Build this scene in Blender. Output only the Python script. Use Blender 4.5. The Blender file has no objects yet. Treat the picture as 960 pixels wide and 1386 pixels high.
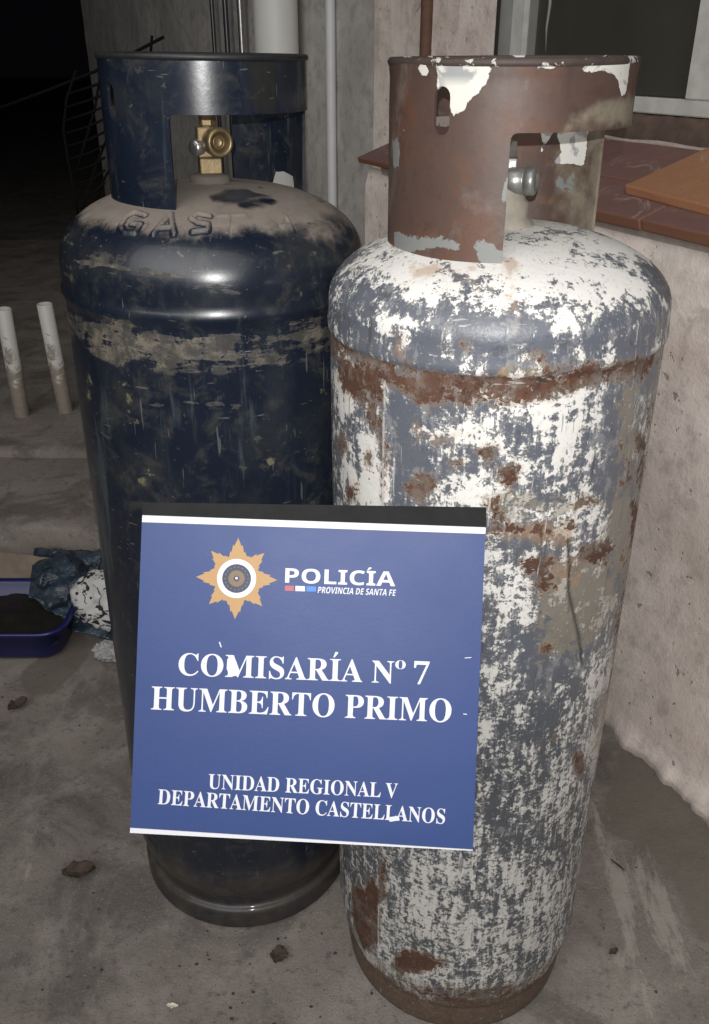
import bpy, bmesh, math, random
import numpy as np
from mathutils import Vector, Matrix, noise as mnoise
from mathutils.geometry import delaunay_2d_cdt
random.seed(7); rng = np.random.default_rng(7)
S = bpy.context.scene
COL = S.collection
R = math.radians
PI = math.pi

# ------------------------------------------------------------------ camera, world, light
FPX, PITCH, CH = 1190.0, R(27.8), 1.270
DZ = .035; WK = 1.270/1.235
cc, cs = math.cos(PITCH), math.sin(PITCH)
cam = bpy.data.cameras.new('camera'); cam_o = bpy.data.objects.new('camera', cam); COL.objects.link(cam_o)
cam_o.location = (0, 0, CH); cam_o.rotation_euler = (PI/2 - PITCH, 0, 0)
cam.sensor_fit = 'VERTICAL'; cam.sensor_height = 36.0; cam.lens = FPX/1386*36
cam.clip_start = 0.02; cam.clip_end = 200
S.camera = cam_o
W = bpy.data.worlds.new('World'); S.world = W; W.use_nodes = True
W.node_tree.nodes['Background'].inputs[0].default_value = (.75, .8, 1, 1)
W.node_tree.nodes['Background'].inputs[1].default_value = 0.0015
# the phone's flash, beside the lens: the only real lamp of this night photograph
fl = bpy.data.lights.new('phone_flash', 'AREA'); fl.shape = 'DISK'; fl.size = 0.008; fl.energy = 10.6
fl.color = (1.0, .985, .965)
fo = bpy.data.objects.new('phone_flash', fl); COL.objects.link(fo)
fo.location = (-.017, -.09, CH + .062); fo.rotation_euler = (PI/2 - PITCH + R(2), 0, R(-9))
# wide fill lamp added behind the camera, stands for no real source
fi = bpy.data.lights.new('fill_light', 'AREA'); fi.shape = 'RECTANGLE'; fi.size = 5.0; fi.size_y = 3.4; fi.energy = 52; fi.color = (1, .97, .935); fi.spread = R(110)
fio = bpy.data.objects.new('fill_light', fi); COL.objects.link(fio); fio.location = (-.35, -1.1, 3.1)
fio.rotation_euler = (Vector((.9, 2.0, .7))-fio.location).to_track_quat('-Z', 'Y').to_euler()
S.view_settings.view_transform = 'Standard'; S.view_settings.look = 'None'
S.view_settings.exposure = 0.17; S.view_settings.gamma = 1

# ------------------------------------------------------------------ measuring helpers
def ray(u, v):
    d = np.array([u-480., FPX*cc+(693-v)*cs, -FPX*cs+(693-v)*cc]); return d/np.linalg.norm(d)
O3 = np.array([0, 0, CH])
def on_floor(u, v, h=0.0):
    d = ray(u, v); return O3 + d*((h-CH)/d[2])
def at_y(u, v, y):
    d = ray(u, v); return O3 + d*(y/d[1])
def sstep(a, b, x):
    t = np.clip((x-a)/(b-a), 0, 1); return t*t*(3-2*t)
def sdf_poly(P, poly):
    poly = np.asarray(poly, float); d = np.full(len(P), 1e9); inside = np.zeros(len(P), bool)
    for i in range(len(poly)):
        a, b = poly[i], poly[(i+1) % len(poly)]
        e = b-a; w = P-a
        t = np.clip((w@e)/max(e@e, 1e-12), 0, 1)
        d = np.minimum(d, np.linalg.norm(w-t[:, None]*e, axis=1))
        c1 = (a[1] <= P[:, 1]) != (b[1] <= P[:, 1])
        with np.errstate(divide='ignore', invalid='ignore'):
            xi = a[0]+(P[:, 1]-a[1])*e[0]/(e[1] if e[1] else 1e-9)
        inside ^= c1 & (P[:, 0] < xi)
    return np.where(inside, -d, d)
def sd_line(P, pts):
    d = np.full(len(P), 1e9)
    for a, b in zip(pts[:-1], pts[1:]):
        a = np.asarray(a, float); b = np.asarray(b, float); e = b-a; w = P-a
        t = np.clip((w@e)/max(e@e, 1e-12), 0, 1)
        d = np.minimum(d, np.linalg.norm(w-t[:, None]*e, axis=1))
    return d

# ------------------------------------------------------------------ object helpers
def tag(o, label=None, cat=None, group=None, kind=None):
    if label: o['label'] = label
    if cat: o['category'] = cat
    if group: o['group'] = group
    if kind: o['kind'] = kind
    return o
def empty(name, loc=(0, 0, 0), rz=0.0):
    o = bpy.data.objects.new(name, None); COL.objects.link(o); o.location = loc; o.rotation_euler = (0, 0, rz)
    o.empty_display_size = .05
    return o
def link(name, me, mat=None, parent=None):
    o = bpy.data.objects.new(name, me); COL.objects.link(o)
    if mat and not me.materials: me.materials.append(mat)
    if parent: o.parent = parent
    return o
def mesh(name, V, F, mat=None, parent=None, smooth=False, attrs=None):
    me = bpy.data.meshes.new(name)
    me.from_pydata([tuple(map(float, v)) for v in V], [], [tuple(int(i) for i in f) for f in F]); me.update()
    if smooth: me.polygons.foreach_set('use_smooth', [True]*len(me.polygons))
    for k, a in (attrs or {}).items():
        at = me.attributes.new(k, 'FLOAT', 'POINT'); at.data.foreach_set('value', np.asarray(a, dtype=np.float32))
    return link(name, me, mat, parent)
def grid_faces(nr, nc, wrap=False):
    i = np.arange(nr-1)[:, None]; j = np.arange(nc if wrap else nc-1)[None, :]
    j2 = (j+1) % nc
    return np.stack([i*nc+j, i*nc+j2, (i+1)*nc+j2, (i+1)*nc+j], -1).reshape(-1, 4)
def from_bm(name, bm, mat, parent=None, smooth=False, bevel=0, seg=2):
    if bevel:
        bmesh.ops.bevel(bm, geom=list(bm.edges), offset=bevel, segments=seg, affect='EDGES', profile=.5, clamp_overlap=True)
    me = bpy.data.meshes.new(name); bm.to_mesh(me); bm.free()
    if smooth: me.polygons.foreach_set('use_smooth', [True]*len(me.polygons))
    return link(name, me, mat, parent)
def box_bm(c, s, bm=None, M=None):
    bm = bm or bmesh.new()
    r = bmesh.ops.create_cube(bm, size=1)
    m = Matrix.Translation(c) @ Matrix.Diagonal((*s, 1))
    if M: m = M @ m
    bmesh.ops.transform(bm, matrix=m, verts=r['verts']); return bm
def lathe(name, prof, mat, parent=None, seg=48, M=None, smooth=True, caps=False):
    """prof: list of (r, z)"""
    ph = np.linspace(0, 2*PI, seg, endpoint=False)
    V = np.array([[r*math.cos(p), r*math.sin(p), z] for r, z in prof for p in ph])
    if M is not None: V = np.array([tuple(M @ Vector(v)) for v in V])
    F = [tuple(f) for f in grid_faces(len(prof), seg, True)]
    if caps:
        F.append(tuple(range(seg))[::-1]); F.append(tuple(range((len(prof)-1)*seg, len(prof)*seg)))
    o = mesh(name, V, F, mat, parent, smooth)
    return o
def tube(name, pts, r, mat, parent=None, seg=10, bm=None, rr=None):
    """round bar along points"""
    pts = [Vector(p) for p in pts]; V = []; F = []
    prev = None
    for i, p in enumerate(pts):
        t = (pts[min(i+1, len(pts)-1)]-pts[max(i-1, 0)]).normalized()
        a = t.orthogonal().normalized() if prev is None else (prev - t*prev.dot(t)).normalized()
        prev = a; b = t.cross(a); q = rr[i] if rr else r
        for k in range(seg):
            g = 2*PI*k/seg; V.append(p + a*math.cos(g)*q + b*math.sin(g)*q)
    F = [tuple(f) for f in grid_faces(len(pts), seg, True)]
    F.append(tuple(range(seg))[::-1]); F.append(tuple(range((len(pts)-1)*seg, len(pts)*seg)))
    return mesh(name, V, F, mat, parent, True)

# ------------------------------------------------------------------ material helpers
class Mat:
    def __init__(s, name, rough=.6, metal=0, spec=.5):
        s.m = bpy.data.materials.new(name); s.m.use_nodes = True; s.t = s.m.node_tree
        s.b = s.t.nodes['Principled BSDF']; s.b.inputs['Roughness'].default_value = rough
        s.b.inputs['Metallic'].default_value = metal; s.b.inputs['Specular IOR Level'].default_value = spec
        s.co = s.t.nodes.new('ShaderNodeTexCoord').outputs['Object']
    def put(s, sock, v):
        if isinstance(v, (int, float)): sock.default_value = v
        elif isinstance(v, (tuple, list)): sock.default_value = (*v, 1) if len(v) == 3 and len(sock.default_value) == 4 else v
        else: s.t.links.new(v, sock)
    def noise(s, scale, detail=6, rough=.6, dist=0, vec=None, k='Fac'):
        n = s.t.nodes.new('ShaderNodeTexNoise'); n.inputs['Scale'].default_value = scale
        n.inputs['Detail'].default_value = detail; n.inputs['Roughness'].default_value = rough
        n.inputs['Distortion'].default_value = dist; s.t.links.new(vec or s.co, n.inputs['Vector']); return n.outputs[k]
    def voro(s, scale, vec=None, feat='F1', rnd=1):
        n = s.t.nodes.new('ShaderNodeTexVoronoi'); n.feature = feat; n.inputs['Scale'].default_value = scale
        n.inputs['Randomness'].default_value = rnd
        s.t.links.new(vec or s.co, n.inputs['Vector']); return n.outputs['Distance']
    def map(s, scale=(1, 1, 1), rot=(0, 0, 0), loc=(0, 0, 0), vec=None):
        n = s.t.nodes.new('ShaderNodeMapping'); n.inputs['Scale'].default_value = scale
        n.inputs['Rotation'].default_value = rot; n.inputs['Location'].default_value = loc
        s.t.links.new(vec or s.co, n.inputs['Vector']); return n.outputs[0]
    def ma(s, op, a, b=0.0, c=None, clamp=False):
        n = s.t.nodes.new('ShaderNodeMath'); n.operation = op; n.use_clamp = clamp
        s.put(n.inputs[0], a); s.put(n.inputs[1], b)
        if c is not None: s.put(n.inputs[2], c)
        return n.outputs[0]
    def add(s, a, b): return s.ma('ADD', a, b)
    def mul(s, a, b): return s.ma('MULTIPLY', a, b)
    def sub(s, a, b): return s.ma('SUBTRACT', a, b)
    def step(s, x, a, b, lo=0.0, hi=1.0):
        n = s.t.nodes.new('ShaderNodeMapRange'); n.interpolation_type = 'SMOOTHSTEP'
        s.put(n.inputs[0], x); n.inputs[1].default_value = a; n.inputs[2].default_value = b
        n.inputs[3].default_value = lo; n.inputs[4].default_value = hi; return n.outputs[0]
    def mix(s, f, a, b):
        n = s.t.nodes.new('ShaderNodeMix'); n.data_type = 'RGBA'; s.put(n.inputs[0], f); s.put(n.inputs[6], a); s.put(n.inputs[7], b)
        return n.outputs[2]
    def mixf(s, f, a, b):
        n = s.t.nodes.new('ShaderNodeMix'); n.data_type = 'FLOAT'; s.put(n.inputs[0], f); s.put(n.inputs[2], a); s.put(n.inputs[3], b)
        return n.outputs[0]
    def attr(s, name):
        n = s.t.nodes.new('ShaderNodeAttribute'); n.attribute_name = name; return n.outputs['Fac']
    def z(s, k=2):
        n = s.t.nodes.new('ShaderNodeSeparateXYZ'); s.t.links.new(s.co, n.inputs[0]); return n.outputs[k]
    def fin(s, col=None, rough=None, bump=None, bs=.3, bd=.002, metal=None, coat=None):
        if col is not None: s.put(s.b.inputs['Base Color'], col)
        if rough is not None: s.put(s.b.inputs['Roughness'], rough)
        if metal is not None: s.put(s.b.inputs['Metallic'], metal)
        if coat is not None: s.put(s.b.inputs['Coat Weight'], coat); s.b.inputs['Coat Roughness'].default_value = .09
        if bump is not None:
            n = s.t.nodes.new('ShaderNodeBump'); n.inputs['Strength'].default_value = bs; n.inputs['Distance'].default_value = bd
            s.t.links.new(bump, n.inputs['Height']); s.t.links.new(n.outputs[0], s.b.inputs['Normal'])
        return s.m
def ragged(m, attr, nz, amp=.8, w=.02):
    """soft measured field + noise -> mask with a ragged edge"""
    x = m.add(m.attr(attr), m.mul(m.sub(nz, .5), amp)); return m.step(x, .5-w, .5+w)

def simple(name, col, rough=.6, metal=0, var=.25, scale=30, bump=.2, coat=None):
    m = Mat(name, rough, metal); n = m.noise(scale, 6, .6)
    c = m.mix(n, tuple(x*(1-var) for x in col), tuple(min(1, x*(1+var)) for x in col))
    return m.fin(c, None, n, bump, .001, coat=coat)

# --- pale cylinder: grey paint, chipped white coat, rust
def mat_pale(name='chipped_paint'):
    m = Mat(name)
    n1 = m.noise(26, 12, .74, .5); n2 = m.noise(85, 8, .75, .4); n3 = m.noise(24, 12, .72, .6, m.map(loc=(3, 5, 1)))
    nst = m.noise(1, 8, .72, 0, m.map((100, 100, 18)))
    nh = m.noise(1, 8, .72, .2, m.map((24, 24, 95), loc=(2, 2, 2)))
    fine = m.attr('fine')
    big = m.add(m.add(m.mul(n1, .45), m.mul(n2, .27)), m.add(m.mul(nst, .12), m.mul(nh, .16)))
    sml = m.add(m.mul(n2, .36), m.add(m.mul(nh, .12), m.add(m.mul(n1, .30), m.mul(nst, .22))))
    nn = m.mixf(fine, big, sml)
    nn = m.add(nn, m.mul(m.sub(nst, .5), .14))
    x = m.add(m.mul(m.sub(nn, .5), m.mixf(fine, 2.3, 2.5)), m.mul(m.sub(m.attr('white'), .5), m.mixf(fine, .56, .26)))
    nick = m.noise(190, 5, .7, .5, m.map(loc=(8, 2, 5)))
    x = m.add(x, m.mul(m.sub(nick, .5), m.mixf(fine, .55, 1.0)))
    x = m.sub(x, m.mixf(fine, .03, .005))
    white = m.step(x, .0, .03)
    thin = m.step(x, -.06, .01)
    # colours
    g = m.noise(5, 5, .6)
    grey = m.mix(g, (.072, .080, .100), (.115, .125, .150))
    grey = m.mix(m.mul(fine, .6), grey, (.062, .066, .07))
    grey = m.mix(m.step(nst, .58, .7, 0, .35), grey, (.3, .3, .3))
    wcol = m.mix(m.noise(9, 6, .6), (.52, .512, .49), (.72, .71, .685))
    wcol = m.mix(m.mul(fine, .5), wcol, (.42, .415, .395))
    wcol = m.mix(m.step(m.noise(120, 4, .7), .56, .7, 0, .4), wcol, (.28, .26, .24))
    pr = m.step(m.add(m.mul(m.sub(m.noise(38, 10, .74, .5, m.map(loc=(11, 4, 2))), .5), 1.0), m.mul(m.sub(nst, .5), .8)), .04, .09)
    grey = m.mix(m.mul(pr, .55), grey, (.235, .24, .25))
    grey = m.mix(m.step(m.noise(70, 8, .75, 0, m.map(loc=(2, 14, 2))), .56, .62, 0, .5), grey, (.05, .052, .058))
    wt = m.step(m.add(nst, m.mul(m.sub(nick, .5), .6)), .40, .60, .62, 1.0)
    col = m.mix(m.mul(thin, .45), grey, (.36, .36, .36)); col = m.mix(m.mul(white, m.mixf(fine, 1.0, wt)), col, wcol)
    kh = ragged(m, 'khaki', m.add(m.mul(n3, .6), m.mul(n2, .4)), 3.4, .08)
    kcol = m.mix(m.noise(28, 8, .7), (.13, .12, .10), (.25, .22, .175))
    kcol = m.mix(m.mul(white, .25), kcol, wcol)
    col = m.mix(m.mul(kh, .85), col, kcol)
    # rust stains bleeding round the chips, then the rust itself
    rn = m.add(m.mul(n3, .55), m.mul(n2, .45))
    xr = m.add(m.attr('rust'), m.mul(m.sub(m.add(m.mul(rn, .75), m.mul(nick, .25)), .5), 3.4))
    halo = m.step(xr, .28, .56); rust = m.step(xr, .5, .55)
    stain = m.step(m.add(m.attr('stain'), m.mul(m.sub(m.noise(1, 8, .65, 0, m.map((45, 45, 14))), .5), 2.6)), .5, 1.0)
    col = m.mix(m.mul(halo, .42), col, (.30, .19, .10)); col = m.mix(m.mul(stain, .55), col, m.mix(n2, (.24, .17, .11), (.42, .23, .10)))
    rc = m.mix(m.noise(60, 8, .7), (.045, .021, .014), (.115, .048, .026))
    rc = m.mix(m.step(m.noise(25, 8, .7, .4, m.map(loc=(7, 7, 7))), .46, .62, 0, .8), rc, (.15, .12, .098))
    rc = m.mix(m.step(m.noise(34, 8, .75, 0, m.map(loc=(1, 9, 7))), .54, .64, 0, .7), rc, (.035, .022, .018))
    rc = m.mix(m.step(m.noise(45, 6, .7, 0, m.map(loc=(1, 2, 2))), .6, .7, 0, .6), rc, (.24, .12, .05))
    col = m.mix(rust, col, rc)
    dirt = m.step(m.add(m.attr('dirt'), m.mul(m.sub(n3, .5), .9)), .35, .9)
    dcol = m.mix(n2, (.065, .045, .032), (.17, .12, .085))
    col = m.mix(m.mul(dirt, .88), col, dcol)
    # thin scratches
    sc = m.step(m.noise(1, 3, .5, 0, m.map((190, 190, 9), rot=(R(24), R(10), 0))), .70, .72)
    col = m.mix(m.mul(sc, .5), col, (.62, .62, .6))
    sc2 = m.step(m.noise(1, 3, .6, 0, m.map((12, 200, 160), rot=(R(40), 0, R(8)), loc=(5, 0, 0))), .66, .69)
    col = m.mix(m.mul(sc2, .45), col, (.5, .5, .48))
    sc3 = m.step(m.noise(1, 3, .6, 0, m.map((150, 150, 11), rot=(R(-14), R(6), 0), loc=(0, 7, 0))), .66, .69)
    col = m.mix(m.mul(sc3, .6), col, (.05, .05, .052))
    col = m.mix(m.mul(m.attr('seam'), m.step(n2, .38, .5)), col, (.5, .5, .48))
    col = m.mix(m.attr('crack'), col, (.012, .012, .012))
    grime = m.step(m.noise(6, 8, .7, .5, m.map(loc=(9, 1, 4))), .5, .8, 0, .35)
    col = m.mix(grime, col, (.16, .14, .12))
    ro = m.mixf(white, .34, .5); ro = m.mixf(rust, ro, .82); ro = m.mixf(dirt, ro, .8)
    h = m.add(m.mul(white, .5), m.mul(rust, -.5)); h = m.add(h, m.mul(n2, .55)); h = m.add(h, m.mul(rust, m.noise(150, 5, .7)))
    return m.fin(col, ro, h, .9, .0014)

def mat_rust_collar():
    m = Mat('rusted_sheet_steel')
    n1 = m.noise(16, 10, .65, .3); n2 = m.noise(70, 8, .7); n3 = m.noise(7, 6, .6, 1.0)
    rc = m.mix(n3, (.050, .031, .025), (.092, .057, .045))
    rc = m.mix(m.step(n1, .48, .62, 0, .7), rc, (.10, .044, .026))
    rc = m.mix(m.step(m.noise(11, 9, .7, .5, m.map(loc=(4, 2, 8))), .53, .66, 0, .7), rc, (.13, .10, .088))
    rc = m.mix(m.step(n2, .5, .72, 0, .55), rc, (.05, .026, .02))
    rc = m.mix(m.step(m.noise(1, 8, .7, .3, m.map((40, 40, 9), loc=(3, 3, 3))), .52, .68, 0, .6), rc, (.05, .03, .024))
    k = m.step(m.add(m.attr('khaki'), m.mul(m.sub(n1, .5), 1.4)), .35, .75)
    rc = m.mix(m.mul(k, .85), rc, m.mix(n2, (.15, .135, .10), (.28, .25, .19)))
    e = m.add(m.mul(n1, .6), m.mul(n2, .4))
    b = ragged(m, 'blue', e, 3.4, .04); w = ragged(m, 'white', e, 2.2, .025)
    o = ragged(m, 'orange', e, 1.5, .2); wb = m.step(m.add(m.attr('white'), m.mul(m.sub(e, .5), 2.2)), .30, .44)
    col = m.mix(m.mul(wb, .6), rc, (.06, .04, .035))
    col = m.mix(m.mul(o, .7), col, (.40, .20, .075))
    col = m.mix(b, col, m.mix(n1, (.12, .128, .13), (.22, .225, .215)))
    wc = m.mix(m.step(m.noise(30, 6, .6, 1.2), .5, .56, 0, .75), (.56, .55, .51), (.20, .21, .225))
    wc = m.mix(m.attr('pure'), wc, (.60, .585, .53))
    col = m.mix(w, col, wc)
    mud = m.step(m.add(m.attr('mud'), m.mul(m.sub(e, .5), 1.6)), .35, .75)
    col = m.mix(m.mul(mud, .85), col, m.mix(b, (.19, .165, .135), (.29, .25, .21)))
    dk = m.step(m.add(m.attr('dark'), m.mul(m.sub(e, .5), 1.6)), .35, .85)
    col = m.mix(m.mul(dk, .8), col, (.03, .024, .022))
    ro = m.mixf(w, m.mixf(n1, .42, .66), .42)
    return m.fin(col, ro, m.add(m.mul(w, .7), m.mul(n2, .6)), .5, .001)

# --- dark blue cylinder
def mat_navy(name='navy_paint', body=True):
    m = Mat(name)
    n1 = m.noise(11, 10, .66, .4); n2 = m.noise(50, 8, .72, .3); n3 = m.noise(22, 10, .7, .5, m.map(loc=(6, 3, 2)))
    e = m.add(m.mul(n1, .5), m.mul(n2, .5))
    nst = m.noise(1, 8, .7, 0, m.map((85, 85, 9)))
    hs = m.noise(1, 8, .7, .3, m.map((13, 13, 75)))
    base = m.mix(m.noise(4, 5, .6), (.0048, .0072, .0135), (.0085, .0135, .027))
    base = m.mix(m.step(m.attr('green'), .2, .8, 0, .8), base, (.022, .022, .018))
    base = m.mix(m.step(nst, .54, .72, 0, .5), base, (.035, .042, .048))
    base = m.mix(m.step(n1, .47, .66, 0, .55), base, (.022, .024, .026))
    base = m.mix(m.step(n3, .52, .66, 0, .5), base, (.05, .05, .044))
    base = m.mix(m.step(n2, .58, .72, 0, .55), base, (.06, .06, .058))
    xd = m.add(m.attr('dust'), m.mul(m.sub(e, .5), 1.5))
    dust = m.step(xd, .38, .85)
    dc = m.mix(n2, (.11, .092, .078), (.235, .20, .172))
    col = m.mix(m.mul(dust, .93), base, dc)
    band = m.add(m.attr('scrape'), m.mul(m.sub(m.add(m.mul(e, .6), m.mul(hs, .4)), .5), 3.6)); sc = m.step(band, .47, .6)
    scc = m.mix(m.step(n3, .35, .65), (.04, .035, .028), (.15, .13, .103)); scc = m.mix(m.step(n2, .45, .58, 0, .8), scc, (.022, .022, .022))
    col = m.mix(m.mul(sc, .9), col, scc)
    sv = m.step(m.add(m.attr('streak'), m.mul(m.sub(nst, .5), 2.2)), .45, .9)
    col = m.mix(m.mul(sv, .5), col, (.055, .075, .08))
    ol = m.add(m.attr('olive'), m.mul(m.sub(e, .5), 2.6)); om = m.step(ol, .5, .62)
    col = m.mix(m.mul(om, .8), col, m.mix(n2, (.085, .085, .05), (.18, .165, .10)))
    # hair scratches and paint specks
    s1 = m.step(m.noise(1, 2, .5, 0, m.map((170, 170, 14), rot=(R(31), R(18), 0))), .70, .73)
    s2 = m.step(m.noise(1, 2, .5, 0, m.map((30, 50, 210), rot=(R(-38), R(20), 0))), .71, .74)
    sp = m.step(m.noise(95, 3, .6, 0, m.map(loc=(1, 8, 3))), .70, .72)
    s = m.ma('MAXIMUM', m.ma('MAXIMUM', s1, s2), sp)
    col = m.mix(m.mul(s, .38), col, (.16, .16, .145))
    col = m.mix(m.mul(m.step(m.add(m.attr('dirt'), m.mul(m.sub(e, .5), 1.2)), .3, .9), .9), col, m.mix(n3, (.018, .015, .012), (.09, .068, .045)))
    ro = m.mixf(dust, .30, .9); ro = m.mixf(sc, ro, .75); ro = m.mixf(m.attr("dirt"), ro, .85)
    ro = m.add(ro, m.mul(m.sub(n1, .5), .25))
    cw = m.mul(m.sub(1, m.ma('MAXIMUM', dust, sc)), .3)
    return m.fin(col, ro, m.add(m.mul(sc, .6), m.add(m.mul(n2, .5), m.mul(n1, .6))), .4, .0009, coat=cw)

def mat_floor():
    m = Mat('worn_concrete', .85, spec=.3)
    a = m.noise(1.6, 8, .6, .6); b = m.noise(9, 10, .68, .3); c = m.noise(60, 8, .75); d = m.noise(240, 4, .7)
    col = m.mix(m.step(a, .32, .68), (.15, .133, .119), (.225, .20, .18))
    col = m.mix(m.step(b, .45, .64, 0, .6), col, (.27, .245, .222))
    col = m.mix(m.step(m.noise(4, 9, .7, 1.2, m.map(loc=(4, 4, 0))), .48, .62, 0, .65), col, (.085, .077, .068))
    col = m.mix(m.step(c, .53, .66, 0, .65), col, (.07, .062, .055))
    col = m.mix(m.step(d, .56, .68, 0, .55), col, (.30, .28, .255))
    col = m.mix(m.step(m.noise(330, 3, .6, 0, m.map(loc=(3, 3, 0))), .6, .66, 0, .55), col, (.05, .045, .04))
    e = m.add(m.mul(b, .6), m.mul(c, .4))
    dk = m.step(m.add(m.attr('dark'), m.mul(m.sub(e, .5), 1.2)), .42, .62)
    col = m.mix(m.mul(dk, .8), col, m.mix(a, (.11, .097, .082), (.16, .14, .118)))
    sm = m.step(m.add(m.attr('smear'), m.mul(m.sub(m.noise(1, 9, .72, .4, m.map((30, 7, 1), rot=(0, 0, R(14)))), .5), 3.6)), .55, .95)
    col = m.mix(m.mul(sm, .55), col, (.34, .315, .28))
    pit = m.step(m.voro(38), .02, .09, 1, 0); pm = m.mul(pit, m.step(m.noise(7, 4, .6, 0, m.map(loc=(2, 7, 0))), .5, .6))
    col = m.mix(m.mul(pm, .75), col, (.035, .03, .027))
    wet = m.mul(dk, .35)
    return m.fin(col, m.sub(.88, wet), m.add(m.add(m.mul(b, 1.4), m.mul(c, .7)), m.add(m.mul(d, .5), m.mul(pm, -1.5))), .9, .0026)

def mat_plaster(name, c1, c2, spot=.5, rough_b=.9):
    m = Mat(name, .92, spec=.25)
    a = m.noise(3.2, 8, .62, .5); b = m.noise(16, 10, .7, .2); c = m.noise(110, 6, .75); sp = m.noise(48, 3, .55, 0, m.map(loc=(3, 3, 3)))
    col = m.mix(m.step(a, .32, .68), c1, c2)
    col = m.mix(m.step(b, .46, .68, 0, .6), col, tuple(x*.6 for x in c1))
    col = m.mix(m.step(b, .28, .42, .35, 0), col, tuple(min(.85, x*1.25) for x in c2))
    col = m.mix(m.step(sp, .68, .71, 0, spot), col, (.045, .04, .035))
    col = m.mix(m.step(c, .55, .75, 0, .4), col, tuple(x*.6 for x in c1))
    st = m.step(m.add(m.attr('stain'), m.mul(m.sub(m.add(m.mul(b, .6), m.mul(a, .4)), .5), 1.5)), .4, .75)
    col = m.mix(m.mul(st, .6), col, (.24, .205, .175))
    lt = m.step(m.add(m.attr('salt'), m.mul(m.sub(b, .5), 1.4)), .45, .75)
    col = m.mix(m.mul(lt, .6), col, (.58, .53, .49))
    return m.fin(col, None, m.add(m.add(m.mul(b, 1.2), m.mul(c, .8)), m.mul(m.step(sp, .66, .72), -.6)), rough_b, .003)

M_PALE = mat_pale(); M_RUSTC = mat_rust_collar(); M_NAVY = mat_navy(); M_FLOOR = mat_floor()
M_WALLP = mat_plaster('pinkish_plaster', (.60, .51, .46), (.80, .72, .67))
M_WALLG = mat_plaster('grey_render', (.40, .385, .37), (.56, .54, .52), .2, .6)
M_BRASS = simple('dull_brass', (.27, .205, .115), .46, .75, .45, 70, .5)
M_ZINC = simple('galvanised_steel', (.5, .5, .5), .3, .9, .2, 80, .35)
M_STEEL = simple('dark_steel_pipe', (.10, .10, .105), .3, .75, .2, 40, .2)
M_PVC = simple('white_pvc', (.66, .66, .63), .45, 0, .12, 8, .12)
M_PVCG = simple('grey_conduit_plastic', (.56, .57, .58), .45, 0, .12, 12, .12)
M_WIRE = simple('blackened_wire', (.008, .007, .0065), .95, 0, .3, 60, .4)
M_WIRE.node_tree.nodes['Principled BSDF'].inputs['Specular IOR Level'].default_value = .1
M_RUSTY = simple('rusty_pipe_steel', (.12, .062, .04), .75, .2, .5, 35, .8)
M_FRAME = simple('pale_window_metal', (.45, .45, .42), .6, .0, .4, 18, .6)
M_FRAMED = simple('grey_window_bead', (.20, .205, .20), .5, .1, .25, 20, .3)
M_DARKSTRIP = simple('near_black_strip', (.02, .018, .016), .9, 0, .3, 60, .5)
M_BLUEPL = simple('blue_basin_plastic', (.008, .011, .085), .35, 0, .25, 12, .15)
M_LEAF = simple('dry_leaf_brown', (.05, .034, .024), .85, 0, .5, 45, .8)
M_CRUMB = simple('dark_crumb', (.035, .03, .026), .9, 0, .5, 60, .8)
M_CHIP = simple('pale_chip', (.55, .52, .44), .8, 0, .2, 60, .6)
M_BLACKEDGE = simple('black_edge_plastic', (.016, .016, .017), .85, 0, .4, 40, .5)
M_BLACKEDGE.node_tree.nodes['Principled BSDF'].inputs['Specular IOR Level'].default_value = .15
M_BACKB = simple('grey_backing_board', (.2, .2, .2), .7)

# ------------------------------------------------------------------ ground
def axis(lo, hi, step, far_lo, far_hi):
    a = list(np.arange(lo, hi, step)); q = step; x = lo; L = []
    while x > far_lo: q *= 1.35; x -= q; L.append(x)
    q = step; x = a[-1]; H_ = []
    while x < far_hi: q *= 1.35; x += q; H_.append(x)
    return np.array(L[::-1]+a+H_)
gx = axis(-1.3, .9, .012, -30, 30); gy = axis(.5, 2.3, .012, -12, 40)
GX, GY = np.meshgrid(gx, gy); GP = np.stack([GX.ravel(), GY.ravel()], 1)
def fpoly(pts): return [tuple(on_floor(*p)[:2]) for p in pts]
def field(P, polys, soft):
    f = np.zeros(len(P))
    for q in polys: f = np.maximum(f, np.clip(.5-sdf_poly(P, q)/(2*soft), 0, 1))
    return f
gdark = field(GP, [fpoly([(95, 850), (125, 865), (120, 890), (75, 935), (35, 945), (25, 915), (60, 880)]),
                   fpoly([(835, 1000), (885, 1008), (902, 1035), (945, 1080), (972, 1130), (972, 1290), (935, 1270), (905, 1200), (870, 1150), (840, 1140), (800, 1120)])], .03)
gmud = field(GP, [fpoly([(790, 990), (885, 1008), (905, 1045), (980, 1130), (990, 1400), (860, 1400), (810, 1200)])], .09)
gdark[:] = np.where(GP[:, 0] > .2, gdark*.78, gdark)
gsmear = field(GP, [fpoly([(850, 1120), (885, 1160), (915, 1240), (955, 1350), (930, 1345), (890, 1270), (858, 1190)]),
                    fpoly([(20, 1165), (50, 1160), (62, 1180), (20, 1178)]),
                    fpoly([(800, 1080), (830, 1130), (850, 1200), (900, 1386), (870, 1386), (820, 1240)])], .035)
GZ = np.array([mnoise.fractal(Vector((x*1.1, y*1.1, 0)), 1, 2, 5)*.0035+mnoise.noise(Vector((x*9, y*9, 3)))*.0012 if abs(x) < 2 and .3 < y < 3 else 0 for x, y in GP])
GZ -= .004
mesh('ground', np.column_stack([GP, GZ]), grid_faces(len(gy), len(gx)), M_FLOOR, smooth=True,
     attrs={'dark': gdark, 'mud': gmud, 'smear': gsmear})['kind'] = 'structure'

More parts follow.
